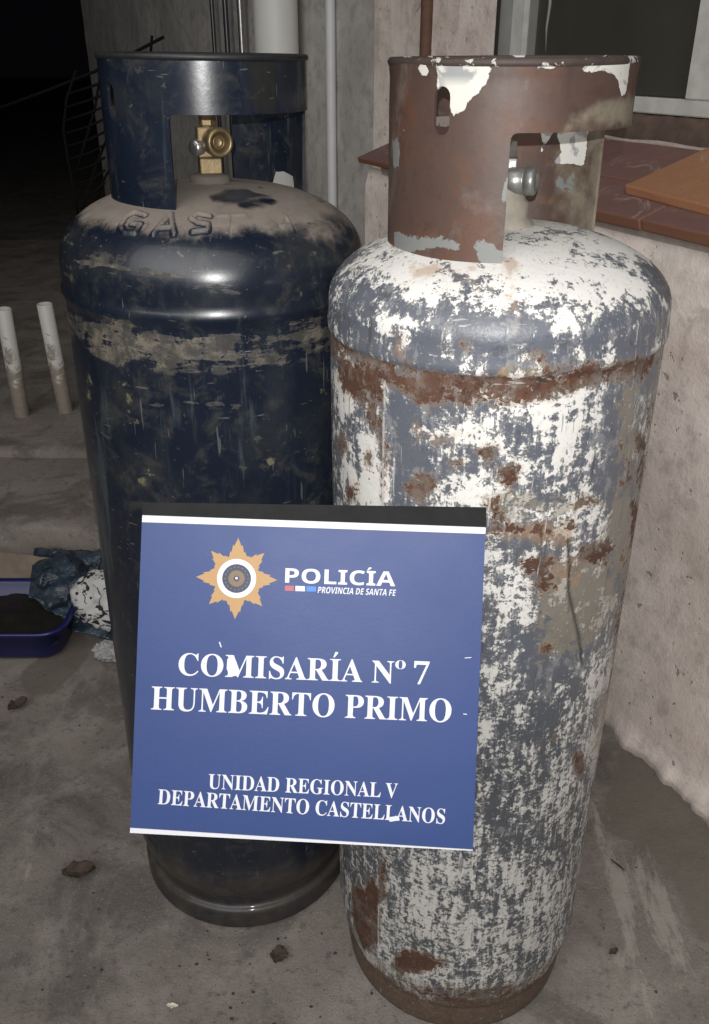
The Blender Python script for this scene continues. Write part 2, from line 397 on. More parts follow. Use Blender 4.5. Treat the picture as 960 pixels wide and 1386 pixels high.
# raised concrete step at the back left, then a low plinth behind
def slab(name, y0, y1, h, x0, x1, mat, drop=.0, label=None):
    nx, prof = 160, [(y0, -.01), (y0-.002, h*.55), (y0+.002, h-.012), (y0+.012, h-.002), (y0+.05, h)] + [(y0+.05+(y1-y0-.05)*t, h) for t in np.linspace(.08, 1, 14)]
    V = []
    for (yy, zz) in prof:
        for i in range(nx):
            x = x0+(x1-x0)*i/(nx-1); w = mnoise.fractal(Vector((x*4, yy*4, zz*6+h)), 1, 2, 4)*.007
            V.append((x, yy+w+drop*(x-x0), zz+(w*.5 if zz > 0 else 0)))
    z0 = np.zeros(len(V))
    o = mesh(name, V, grid_faces(len(prof), nx), mat, smooth=True, attrs={'dark': z0, 'mud': z0, 'smear': z0, 'stain': z0, 'salt': z0})
    o['kind'] = 'structure'; return o
slab('step', 2.12, 2.60, .145, -3.2, .1, M_FLOOR, -.03)
slab('upper_step', 2.56, 5.9, .17, -3.2, -.25, M_FLOOR, -.03)

# ------------------------------------------------------------------ house wall (oblique), in its own coordinates (a along, o into the wall, h up)
P0 = np.array([.575, 1.38])*WK; DA = np.array([-.5, 1])/math.hypot(.5, 1); DN = np.array([1, .5])/math.hypot(1, .5)
def WP(a, o, h): q = P0+a*DA+o*DN; return np.array([q[0], q[1], h])
WM = Matrix(((DN[0], DA[0], 0, P0[0]), (DN[1], DA[1], 0, P0[1]), (0, 0, 1, 0), (0, 0, 0, 1)))  # local (o, a, h)
WROT = math.atan2(DN[1], DN[0])
def on_wall(u, v, off=0.):
    d = ray(u, v); t = (P0@DN+off)/(d[:2]@DN); p = O3+t*d; q = p[:2]-P0; return q@DA, p[2]
wall = empty('house_wall', (P0[0], P0[1], 0), WROT)
tag(wall, 'rough pinkish plaster house wall with tiled ledge behind the rusty pale cylinder', 'wall')
LEDGE_A = 1.262*WK; UP = .24; WIN = .29
def wallsheet(name, a0, a1, h0, h1, off, mat, step=.012, amp=.004, fn=None, parent=wall):
    na = max(3, int((a1-a0)/step)); nh = max(3, int((h1-h0)/step))
    A, Hh = np.meshgrid(np.linspace(a0, a1, na), np.linspace(h0, h1, nh)); A = A.ravel(); Hh = Hh.ravel()
    D = np.array([mnoise.fractal(Vector((a*3, h*3, off*9)), 1, 2, 5)*amp + mnoise.noise(Vector((a*22, h*22, 1)))*amp*.25 for a, h in zip(A, Hh)])
    st = np.zeros(len(A)); sa = np.zeros(len(A)); off_ = np.full(len(A), off)
    if fn: off_, st, sa = fn(A, Hh, off_, st, sa)
    V = np.column_stack([off_+D, A, Hh])
    F = grid_faces(nh, na)[:, ::-1]
    return mesh(name, V, F, mat, parent, True, {'stain': st, 'salt': sa})
def low_fn(A, Hh, off, st, sa):
    rag = np.array([mnoise.fractal(Vector((a*9, 0, 4)), .8, 2.1, 6) for a in A])
    off = off - .045*sstep(.42, 0, Hh) - (.006+.030*np.clip(rag+.3, 0, 1.2))*sstep(.05, 0, Hh) + .012*sstep(.93, .985, Hh)
    st = .75*np.exp(-(np.maximum(Hh-.0, 0)/.02)**2)
    st = np.maximum(st, .12+.26*sstep(.55, .2, Hh))
    sa = np.maximum(.8*np.exp(-((Hh-.012)/.010)**2), .6*sstep(.80, .93, Hh))
    return off, st, sa
wallsheet('lower_wall', -1.2, LEDGE_A-.02, -.01, .984, .012, M_WALLP, fn=low_fn)
aw0, _ = on_wall(507, 0, UP)                         # seam between plaster and grey render
awin, _ = on_wall(674, 0, UP)                        # left jamb of the window
wallsheet('upper_wall', awin, aw0, .9, 2.6, UP, M_WALLP, .02, .003)
wallsheet('grey_wall', aw0, 5.95, -.01, 2.6, UP+.012, M_WALLG, .03, .004)
wallsheet('window_head', -1.2, awin, 2.15, 2.6, UP, M_WALLP, .03, .003)
# window reveal
V = [(UP, awin, 1.06), (UP+.2, awin, 1.06), (UP+.2, awin, 2.2), (UP, awin, 2.2)]
o = mesh('reveal', V, [(0, 1, 2, 3)], M_WALLG, wall, attrs={'stain': np.zeros(4), 'salt': np.zeros(4)})
# ledge: mortar bed + individual tiles on a fall
SLOPE = math.atan2(.100, .30)
def mat_tile(name, c1, c2, edge):
    m = Mat(name, .7)
    n = m.noise(20, 8, .65, .5); f = m.noise(120, 5, .7)
    col = m.mix(n, c1, c2); col = m.mix(m.step(f, .55, .7, 0, .5), col, tuple(x*.55 for x in c1))
    col = m.mix(m.step(m.noise(10, 9, .7, 1, m.map(loc=(3, 1, 1))), .58, .66, 0, .45), col, (.33, .27, .24))
    g = m.t.nodes.new('ShaderNodeNewGeometry'); nz = m.t.nodes.new('ShaderNodeVectorTransform'); nz.vector_type = 'NORMAL'
    nz.convert_from = 'WORLD'; nz.convert_to = 'OBJECT'; m.t.links.new(g.outputs['Normal'], nz.inputs[0])
    sp = m.t.nodes.new('ShaderNodeSeparateXYZ'); m.t.links.new(nz.outputs[0], sp.inputs[0])
    top = m.step(sp.outputs[2], .55, .85)                 # worn skin on top, raw clay on the sides
    col = m.mix(top, edge, col)
    return m.fin(col, None, m.add(n, f), .5, .0012)
M_TILE = mat_tile('worn_clay_tile', (.115, .058, .052), (.18, .10, .09), (.20, .092, .055))
M_TILEO = mat_tile('fresh_clay_tile', (.25, .12, .062), (.32, .155, .082), (.36, .165, .085))
M_MORTAR = simple('mortar', (.33, .28, .25), .95, 0, .35, 50, .9)
TS = Matrix.Rotation(-SLOPE, 4, 'Y')                  # local x (into the wall) rises
def tile_mesh(name, lx, la, t, mat, bev=.003):
    bm = box_bm((lx/2, la/2, -t/2), (lx, la, t))
    bmesh.ops.bevel(bm, geom=list(bm.edges), offset=bev, segments=2, affect='EDGES', profile=.6)
    bmesh.ops.subdivide_edges(bm, edges=[e for e in bm.edges if e.calc_length() > .05], cuts=5, use_grid_fill=True)
    for v in bm.verts: v.co += Vector((mnoise.noise(v.co*37), mnoise.noise(v.co*33+Vector((5, 0, 0))), mnoise.noise(v.co*29+Vector((0, 9, 0)))))*.0011
    me = bpy.data.meshes.new(name); bm.to_mesh(me); bm.free(); me.materials.append(mat); return me
ledge = empty('ledge'); ledge.parent = wall
bm = box_bm((UP/2+.034, LEDGE_A/2-.64, 0), (UP+.03, LEDGE_A+1.08, .02), M=Matrix.Translation((0, 0, .975)) @ TS)
for v in bm.verts: pass
from_bm('mortar_bed', bm, M_MORTAR, ledge)
ROW = .118; tf = tile_mesh('front_tile', ROW+.004, .296, .022, M_TILE); tb = tile_mesh('tile', .168, .296, .02, M_TILE)
aj = on_wall(865, 310, 0)[0]
k = -3
for k in range(-4, 4):
    a = aj + k*.30
    jl = random.uniform(-.0025, .0025)
    if a + .296 > LEDGE_A: break
    M = Matrix.Translation((-.004, a, 1.006+jl*.4)) @ TS
    o = link('tile', tf, None, ledge); o.matrix_local = M @ Matrix.Rotation(random.uniform(-.006, .006), 4, 'Z')
    a2 = a+.11
    M = Matrix.Translation((0, a2, 1.007)) @ TS @ Matrix.Translation((ROW+.006, 0, random.uniform(-.001, .001)))
    o = link('tile', tb, None, ledge); o.matrix_local = M
# ragged end of ledge (last short tile)
te = tile_mesh('tile', ROW+.12, LEDGE_A-(aj+3*.30+.0)-.0, .015, M_TILE) if LEDGE_A-(aj+.9) > .02 and aj+.9+.296 > LEDGE_A else None
if te:
    o = link('tile', te, None, ledge); o.matrix_local = Matrix.Translation((-.004, aj+.9+.001, 1.007)) @ TS
# dark upstand under the window frame
V = []; nn_ = 150
prof = [(WIN-.008, 1.083), (WIN-.012, 1.10), (WIN-.010, 1.132), (WIN-.004, 1.146), (WIN+.02, 1.150)]
for (o_, h_) in prof:
    for i in range(nn_):
        a = -1.2+(awin+1.2)*i/(nn_-1); w = mnoise.fractal(Vector((a*30, h_*40, 0)), 1, 2, 3)
        V.append((o_+w*.003, a, h_+w*.004))
M_UPST = simple('stained_brown_render', (.085, .058, .045), .85, 0, .6, 40, 1)
mesh('upstand', V, grid_faces(len(prof), nn_)[:, ::-1], M_UPST, wall, True)
tube('mortar_fillet', [(WIN-.02, a, 1.095+.002*math.sin(a*31)) for a in np.linspace(-1.2, awin, 60)], .006, M_MORTAR, wall, 6)
# window: frame, bead, pane
win = empty('window'); win.parent = wall
aright = on_wall(941, 60, WIN)[0]
hbot = 1.150
def bar(name, a0, a1, h0, h1, o0, o1, mat, par=win, bev=.002):
    bm = box_bm(((o0+o1)/2, (a0+a1)/2, (h0+h1)/2), (abs(o1-o0), abs(a1-a0), abs(h1-h0)))
    bmesh.ops.bevel(bm, geom=list(bm.edges), offset=bev, segments=2, affect='EDGES')
    return from_bm(name, bm, mat, par)
bar('frame', aright-.075, aright-.0005, hbot+.0305, 2.12, WIN-.006, WIN+.05, M_FRAME)
bar('frame', -1.15, awin-.003, hbot, hbot+.03, WIN-.004, WIN+.05, M_FRAME)
al = on_wall(713, 20, WIN)[0]
bar('frame', al, al+.062, hbot+.0305, 2.12, WIN-.006, WIN+.05, M_FRAME)
bar('frame', al+.066, awin-.003, hbot+.031, 2.12, UP+.004, WIN+.05, M_FRAMED)
bar('bead', al-.018, al-.001, hbot+.031, 2.12, WIN+.006, WIN+.04, M_FRAMED)
bar('dark_strip', awin-.011, awin-.002, hbot+.031, 2.12, UP-.004, UP+.003, M_DARKSTRIP, bev=.001)  # near-black strip down the window jamb
bar('frame', -1.15, awin-.003, 2.121, 2.15, WIN-.004, WIN+.05, M_FRAME)
mg = Mat('dark_window_glass', .22, 0, .5)
gn = mg.noise(5, 6, .6, .6)
mg.fin(mg.mix(gn, (.032, .032, .026), (.060, .059, .048)), mg.mixf(gn, .2, .45), None)
bar('pane', aright+.001, al-.0185, hbot+.031, 2.12, WIN+.018, WIN+.024, mg.m)
bar('pane', -1.15, aright-.0755, hbot+.031, 2.12, WIN+.018, WIN+.024, mg.m)
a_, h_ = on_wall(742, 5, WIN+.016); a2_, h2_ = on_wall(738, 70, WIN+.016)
tube('glare_streak', [(WIN+.0175, a_, h_+.05), (WIN+.0175, a_-.006, h_), (WIN+.0175, (a_+a2_)/2+.002, (h_+h2_)/2), (WIN+.0175, a2_, h2_)], .003, M_FRAMED, win, 6, rr=[.004, .0045, .003, .0012])  # pale strip modelled on the pane in place of a glare streak

# loose orange tile on the ledge
def on_ledge(u, v):
    d = ray(u, v); lo, hi = 0, .3
    best = None
    for off in np.linspace(-.03, .3, 331):
        a, h = on_wall(u, v, off); e = abs(h-(1.007+off*math.tan(SLOPE)+.012))
        if best is None or e < best[0]: best = (e, off, a, h)
    return best[1:]
c0 = on_ledge(845, 256); c1 = on_ledge(960, 221); c2 = on_ledge(960, 286)
ang = math.atan2(c1[1]-c0[1], c1[0]-c0[0]); angb = math.atan2(c2[1]-c0[1], c2[0]-c0[0])
lt = empty('loose_tile')
tm = tile_mesh('loose_tile', .20, .40, .018, M_TILEO)
bpy.data.objects.remove(lt)
o = link('loose_clay_tile', tm)
p = WM @ Vector((c0[0], c0[1], 1.007+c0[0]*math.tan(SLOPE)+.0195))
e_b = Vector((c2[0]-c0[0], c2[1]-c0[1], 0)).normalized()     # long edge in local (o,a)
# local tile: +x -> short side, +y -> long side ; corner at origin
ty = math.atan2(e_b.y, e_b.x) - PI/2
o.matrix_world = WM @ Matrix.Translation((c0[0], c0[1], 1.007+c0[0]*math.tan(SLOPE)+.0195)) @ TS @ Matrix.Rotation(ty, 4, 'Z') @ Matrix.Translation((-.20, 0, 0))
tag(o, 'bright orange clay tile lying loose on the window ledge', 'tile')


print('TILE', c0, c1, c2, 'angles', math.degrees(ang), math.degrees(angb))
# ------------------------------------------------------------------ pipes and fittings on the wall
def vpipe(name, u, v, off, r, mat, label, cat, h0=-.01, h1=2.6, group=None, r2=None, clips=True, lean=0):
    a, h = on_wall(u, v, off); p = WP(a, off, 0)
    t = empty(name, (p[0], p[1], 0)); tag(t, label, cat, group)
    lathe('pipe', [(r, h0), (r, h1)], mat, t, 32)
    if clips:
        for hh in (.62, 1.62):
            lathe('clip', [(r+.0005, hh-.012), (r+.004, hh-.011), (r+.004, hh+.011), (r+.0005, hh+.012)], mat, t, 32)
    return t
vpipe('drain_pipe', 373, 20, UP-.085, .0775, M_PVC, 'wide white plastic drain pipe standing against the wall behind the dark cylinder', 'pipe')
vpipe('conduit', 447, 5, UP-.008, .0165, M_PVCG, 'thin pale conduit running down the wall between the two cylinders', 'pipe')
t = vpipe('rusty_pipe', 578, 10, UP-.012, .0165, M_RUSTY, 'rusty brown steel pipe on the pink plaster above the rusty collar', 'pipe', 1.05)
for i, (u, r, lb) in enumerate([(287, .009, 'leftmost of the three thin dark steel pipes behind the dark collar'),
                                (305, .011, 'middle one of the three thin dark steel pipes behind the dark collar'),
                                (325, .012, 'rightmost of the three thin dark steel pipes, next to the white drain pipe')]):
    vpipe('steel_pipe', u, 10, UP-.03, r, M_STEEL if i < 2 else M_ZINC, lb, 'pipe', group='dark steel pipes behind the cylinders')

# ------------------------------------------------------------------ gas cylinders
class Cyl:
    def __init__(s, x, y, tilt, prof):
        s.x, s.y = x, y; s.yaw = -math.atan2(x, y)
        s.M = Matrix.Translation((x, y, 0)) @ Matrix.Rotation(tilt, 4, 'Y') @ Matrix.Rotation(s.yaw, 4, 'Z')
        s.Mi = np.array(s.M.inverted()); s.prof = np.array(prof)      # (r, h)
    def rad(s, h): return np.interp(h, s.prof[:, 1], s.prof[:, 0], left=0, right=0)
    def arc(s, h):
        p = s.prof; m = p[:, 1] > .9; q = p[m]; L = np.r_[0, np.cumsum(np.hypot(np.diff(q[:, 0]), np.diff(q[:, 1])))]
        return np.where(np.asarray(h) > q[0, 1], q[0, 1]+np.interp(h, q[:, 1], L), h)
    def hit(s, u, v, r=None, far=False):
        """surface point seen at photo pixel -> (phi, h) in the cylinder's own frame"""
        o = s.Mi[:3, :3] @ O3 + s.Mi[:3, 3]; d = s.Mi[:3, :3] @ ray(u, v)
        t = np.linspace(.5, 1.8, 5200); P = o[None]+t[:, None]*d
        rr = np.hypot(P[:, 0], P[:, 1]); lim = s.rad(P[:, 2]) if r is None else np.full(len(t), r)
        k = np.argmax(rr < lim)
        if not (rr < lim).any(): k = np.argmin(rr-lim)
        elif far: k = len(rr)-1-np.argmax((rr < lim)[::-1])
        p = P[k]; return math.atan2(p[0], -p[1]), p[2]

def dome(r0, hs, b, rt, n=2.35, m=40):
    """shoulder from (r0,hs) up to the neck radius rt"""
    out = []
    for q in np.linspace(0, 1, m):
        g = q*PI/2; r = r0*math.cos(g)**(2/n); z = hs+b*math.sin(g)**(2/n)
        if r < rt: break
        out.append((r, z))
    return out
RB = .187; RP = .1815
HS = 1.000
def up_(p): return [(r, h+DZ*min(h, 1)) for r, h in p]
base_prof_p = [(.150, .012), (.160, .0), (.166, .002), (.1685, .02), (.170, .046), (.1690, .050), (.1725, .056), (.176, .085), (RP-.0005, .11), (RP-.0005, .5), (RP-.0010, .9685),
               (RP-.0008, .9692), (RP+.0008, .9700), (RP+.0018, .9712), (RP+.0018, .975), (RP+.0008, .982), (RP+.0002, .989), (RP, .994)]
base_prof_n = [(.150, .012), (.168, .0), (.175, .002), (.1785, .008), (.179, .040), (.1765, .0435), (.170, .045), (.1685, .052), (.172, .066), (.180, .085), (RB-.0020, .108), (RB-.0005, .13), (RB-.0005, .5), (RB-.0005, .962),
               (RB+.0005, .968), (RB+.0025, .973), (RB+.0025, .979), (RB, .984), (RB, .990)]
profP = up_(base_prof_p + dome(RP, HS-.003, .077, .012, 2.1))
profN = up_(base_prof_n + dome(RB, HS, .093, .012))
CP = Cyl(.1595, .953, R(-.35), profP)
CN = Cyl(-.189, 1.127, R(.75), profN)

def body(cyl, prof, dphi, dense, mat, parent, fields, disp=None):
    """lathe with dense rows; dense=(phi0,phi1,step,h0,h1,hstep)"""
    pr = np.array(prof); hs = []
    seglen = np.r_[0, np.cumsum(np.hypot(np.diff(pr[:, 0]), np.diff(pr[:, 1])))]
    L = []; l = 0
    while l < seglen[-1]:
        h = np.interp(l, seglen, pr[:, 1]); L.append(l)
        l += dense[5] if (dense and dense[3] < h < dense[4]) else .0045
    L.append(seglen[-1]); L = np.array(L)
    r = np.interp(L, seglen, pr[:, 0]); h = np.interp(L, seglen, pr[:, 1])
    ph = []; p = -PI
    while p < PI-1e-4:
        ph.append(p); p += dense[2] if (dense and dense[0] < p < dense[1]) else dphi
    ph = np.array(ph)
    PH, RR = np.meshgrid(ph, r); _, HH = np.meshgrid(ph, h); PH = PH.ravel(); RR = RR.ravel(); HH = HH.ravel()
    Q = np.column_stack([PH*RB, cyl.arc(HH)])
    at = fields(PH, HH, Q)
    dr = disp(PH, HH, Q) if disp else 0
    # gentle unevenness of pressed sheet
    wob = np.array([mnoise.noise(Vector((math.sin(p)*2.2, math.cos(p)*2.2, hh*5))) for p, hh in zip(PH, HH)])*.0008
    # displacement mostly outwards, upwards on the dome
    up = sstep(1.02, 1.10, HH)
    R2 = RR + (dr+wob)*(1-up*.75); H2 = HH + (dr+wob)*up
    V = np.column_stack([R2*np.sin(PH), -R2*np.cos(PH), H2])
    return mesh('body', V, grid_faces(len(r), len(ph), True), mat, parent, True, at)

def pq(cyl, pts): return [(lambda a: (a[0]*RB, float(cyl.arc(a[1]))))(cyl.hit(*p)) for p in pts]
def blob(cyl, u, v, ru, rv, n=10, seed=0):
    rg = random.Random(seed+int(u*7+v)); pts = []
    for i in range(n):
        g = 2*PI*i/n; k = rg.uniform(.65, 1.25); pts.append((u+ru*k*math.cos(g), v+rv*k*math.sin(g)))
    return pq(cyl, pts)

def fields_pale(PH, HH, Q):
    HH = HH - DZ*np.minimum(HH/1.035, 1)
    def F(bl, soft): return field(Q, bl, soft)
    # white coat: where it survives (1) and where it is gone (0)
    w = np.full(len(PH), .50)
    pos = F([blob(CP, *b) for b in [(775, 385, 85, 42), (820, 400, 50, 30), (640, 345, 120, 22), (760, 430, 30, 20), (560, 375, 60, 25), (540, 430, 55, 20), (660, 395, 30, 16),
             (690, 300, 60, 15), (790, 340, 60, 20), (490, 630, 32, 75), (470, 520, 16, 40), (650, 600, 60, 35), (690, 540, 70, 22), (760, 560, 50, 60), (690, 900, 22, 140),
             (665, 770, 25, 60), (620, 580, 50, 30), (740, 630, 70, 30), (820, 960, 35, 80), (600, 1240, 80, 90), (700, 1230, 60, 70), (640, 670, 80, 22), (780, 700, 40, 20),
             (555, 1300, 50, 40), (800, 520, 25, 50), (505, 600, 14, 60)]], .02)
    neg = F([blob(CP, *b) for b in [(510, 405, 40, 28), (480, 430, 30, 20), (690, 440, 50, 20), (620, 440, 40, 16), (640, 410, 30, 12), (840, 440, 50, 18), (740, 455, 50, 12), (880, 400, 20, 40),
             (560, 540, 35, 60), (545, 620, 20, 50), (690, 570, 45, 14), (780, 520, 30, 30), (650, 545, 50, 16), (830, 640, 25, 60), (850, 900, 25, 220), (720, 950, 60, 90),
             (690, 1090, 45, 60), (660, 1210, 40, 25), (820, 580, 20, 30), (500, 560, 12, 50), (780, 900, 40, 60), (860, 500, 25, 40), (730, 1140, 40, 40), (480, 1170, 20, 40)]], .02)
    w = .47 + .26*pos - .27*neg*(1-.5*pos)
    w += .14*sstep(1.0, 1.06, HH)
    w = np.clip(w, 0, 1)
    fine = sstep(.72, .50, HH)
    # rust
    band = np.where(HH > .9685, np.exp(-((HH-.9685)/.002)**2), np.exp(-((.9685-HH)/(.021+.010*np.sin(PH*5+1)))**4))*(.84+.12*np.sin(PH*3.1+.5)) * (1-.25*sstep(.2, .9, PH))
    left_fall = np.clip(.5-sdf_poly(Q, pq(CP, [(455, 470), (520, 490), (560, 500), (640, 510), (640, 530), (600, 560), (555, 540), (525, 520), (500, 560), (455, 520)]))/.03, 0, 1)*.8
    spots = F([blob(CP, *b) for b in [(570, 662, 22, 22), (660, 614, 15, 14), (688, 645, 14, 18), (700, 716, 16, 9), (733, 718, 16, 12), (770, 712, 18, 7), (725, 770, 30, 26), (800, 750, 28, 14),
             (820, 742, 16, 14), (464, 605, 7, 22), (474, 665, 9, 15), (868, 600, 7, 18), (852, 635, 6, 22), (842, 650, 5, 16), (858, 690, 8, 20), (540, 462, 8, 18), (783, 1035, 7, 22), (627, 466, 5, 7),
             (730, 482, 14, 6), (620, 627, 12, 6), (750, 1000, 4, 6), (515, 540, 6, 60), (520, 640, 5, 50), (672, 700, 8, 30), (740, 880, 16, 10), (800, 680, 28, 10), (835, 600, 14, 6), (500, 620, 5, 14),
             (498, 1240, 22, 55), (520, 1190, 8, 40), (560, 1300, 40, 16), (505, 560, 10, 20), (640, 535, 60, 16), (580, 525, 45, 25), (850, 500, 40, 18), (780, 505, 70, 12), (740, 790, 20, 14)]], .012)
    foot = np.maximum(sstep(.085, .055, HH)*.75, sstep(.17, .07, HH)*(.50+.12*np.sin(PH*4+1)))
    right_edge = .5*sstep(.80, 1.25, PH)*sstep(.35, .6, HH)*sstep(.96, .9, HH)
    rust = np.clip(np.maximum.reduce([band, left_fall, spots*.9, foot, right_edge]), 0, 1)
    ra = np.maximum.reduce([band*.78, left_fall*.85, spots*.80, foot, right_edge*.9, np.full(len(PH), .10)])
    kh = F([blob(CP, *b) for b in [(785, 820, 55, 65), (760, 850, 45, 50), (850, 720, 35, 70), (600, 520, 50, 12), (720, 680, 60, 20), (730, 510, 80, 10), (580, 330, 50, 14), (820, 1000, 20, 80),
            (850, 580, 20, 50)]], .03)*.85
    st = F([blob(CP, *b) for b in [(692, 385, 10, 55), (665, 345, 26, 14), (640, 375, 20, 20), (545, 470, 14, 22), (760, 770, 30, 26), (690, 520, 14, 30), (585, 365, 30, 14), (600, 590, 40, 20), (730, 725, 60, 14), (842, 560, 8, 30)]], .018)
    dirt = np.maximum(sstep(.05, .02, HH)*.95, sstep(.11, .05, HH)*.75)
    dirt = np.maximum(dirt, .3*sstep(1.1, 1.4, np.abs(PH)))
    seam = np.exp(-(((PH-seam_phi)*RB)/.0011)**2)*((HH > .62)*(HH < .95)+(HH < .22)*(HH > .07))
    crack = np.exp(-((sd_line(Q, pq(CP, [(768, 730), (772, 765), (770, 800), (778, 835), (784, 860), (789, 900)])))/.0019)**2)
    return {'seam': seam, 'crack': crack, 'white': w, 'fine': fine, 'rust': ra, 'khaki': kh, 'stain': st, 'dirt': dirt}
seam_phi = CP.hit(521, 560)[0]
dentA, dentB = CP.hit(785, 780), CP.hit(775, 900)
def disp_pale(PH, HH, Q):
    d = .0013*np.exp(-(((PH-seam_phi)*RB)/.0035)**2)*sstep(.955, .94, HH)*sstep(.09, .12, HH)
    d += -.0016*np.exp(-((sd_line(Q, pq(CP, [(770, 735), (772, 800), (784, 860), (788, 895)])))/.003)**2)
    return d
pale = empty('gas_cylinder'); pale.matrix_world = CP.M
tag(pale, 'grey and white gas cylinder with flaking paint and a rusty brown collar', 'gas cylinder', 'gas cylinders standing on the concrete')
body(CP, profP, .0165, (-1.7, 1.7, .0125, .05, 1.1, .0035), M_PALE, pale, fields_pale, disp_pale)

def fields_navy(PH, HH, Q):
    HH = HH - DZ*np.minimum(HH/1.035, 1)
    def F(bl, soft): return field(Q, bl, soft)
    dust = sstep(1.036, 1.078, HH)*1.0
    dust = np.maximum(dust, .62*F([blob(CN, *b) for b in [(150, 275, 50, 22), (230, 290, 70, 20), (300, 290, 40, 14), (400, 285, 60, 30), (440, 305, 45, 36), (350, 285, 60, 22), (250, 285, 60, 20), (350, 300, 60, 14)]], .02))
    dust = np.clip(dust - .85*F([blob(CN, *b) for b in [(322, 265, 36, 8), (345, 275, 26, 6)]], .012), 0, 1)
    gl = np.min([sd_line(Q, l) for l in LET[:4]], axis=0)
    zone = F([blob(CN, 235, 300, 95, 22)], .03)
    dust = np.maximum(dust, .55*zone)
    dust = np.clip(dust - .4*np.exp(-((gl-.0042)/.0013)**2), 0, 1); dust = np.maximum(dust, .42*np.exp(-(gl/.0022)**2)*(HH > .98))
    dust = np.maximum(dust, .16*sstep(.99, 1.03, HH))
    band = .60*np.exp(-((HH-.940)/.029)**4)
    band = np.maximum(band, .66*F([blob(CN, *b) for b in [(290, 388, 30, 6), (360, 374, 28, 5), (330, 372, 14, 5), (145, 348, 8, 6), (300, 460, 90, 14), (400, 440, 40, 14), (150, 440, 50, 16), (120, 470, 20, 25),
            (280, 548, 75, 8), (325, 634, 8, 6), (270, 470, 60, 10), (210, 460, 40, 14), (420, 620, 14, 6)]], .014))
    band = np.maximum(band, .62*np.exp(-(sd_line(Q, pq(CN, [(100, 352), (140, 358), (200, 368), (250, 376)]))/.003)**2))
    olive = .6*F([blob(CN, *b) for b in [(176, 530, 6, 50), (183, 570, 10, 25), (196, 645, 9, 18), (120, 520, 8, 40), (330, 545, 14, 8), (322, 633, 14, 6), (365, 625, 8, 10), (440, 530, 16, 10), (300, 700, 12, 12), (215, 490, 14, 10)]], .014)
    green = .3*np.exp(-((PH-.55)/.15)**2)
    dirt = sstep(.19, .10, HH)*.62
    strk = .75*F([blob(CN, *b) for b in [(318, 600, 22, 75), (285, 610, 8, 50), (345, 560, 16, 60), (240, 560, 20, 40), (140, 720, 20, 200)]], .02)
    return {'streak': strk, 'dust': dust, 'scrape': np.maximum(band, .12+.10*sstep(.75, .9, HH)), 'olive': np.maximum(olive, .13), 'green': green, 'dirt': dirt}
def c8(pts): return pq(CN, [(80+x/2.286, 230+y/2.286) for x, y in pts])
LET = [c8([(268, 140), (238, 130), (210, 145), (190, 175), (200, 195), (235, 195), (252, 168), (226, 166)]),
       c8([(292, 198), (348, 134), (356, 196)]), c8([(316, 178), (352, 176)]),
       c8([(468, 143), (430, 134), (408, 148), (428, 162), (462, 168), (460, 186), (414, 190)]),
       c8([(655, 190), (700, 140), (725, 188)]), c8([(672, 172), (718, 170)]),
       c8([(520, 192), (528, 140)]), c8([(492, 142), (575, 138)])]
def disp_navy(PH, HH, Q):
    sel = (np.abs(PH) < 1.3) & (HH > 1.0)
    d = np.zeros(len(PH))
    for i, l in enumerate(LET):
        g = sd_line(Q[sel], l); d[sel] = np.maximum(d[sel], (.0028 if i < 4 else .0016)*np.exp(-(g/.0023)**4))
    # pressed seam and two pressed bands near the foot
    d += -.0012*np.exp(-((HH-.145)/.004)**2)
    return d
navy = empty('gas_cylinder'); navy.matrix_world = CN.M
tag(navy, 'dark navy blue gas cylinder with dusty shoulder and brass valve', 'gas cylinder', 'gas cylinders standing on the concrete')
body(CN, profN, .02, (-.95, .95, .0055, 1.040, 1.124, .0016), M_NAVY, navy, fields_navy, disp_navy)

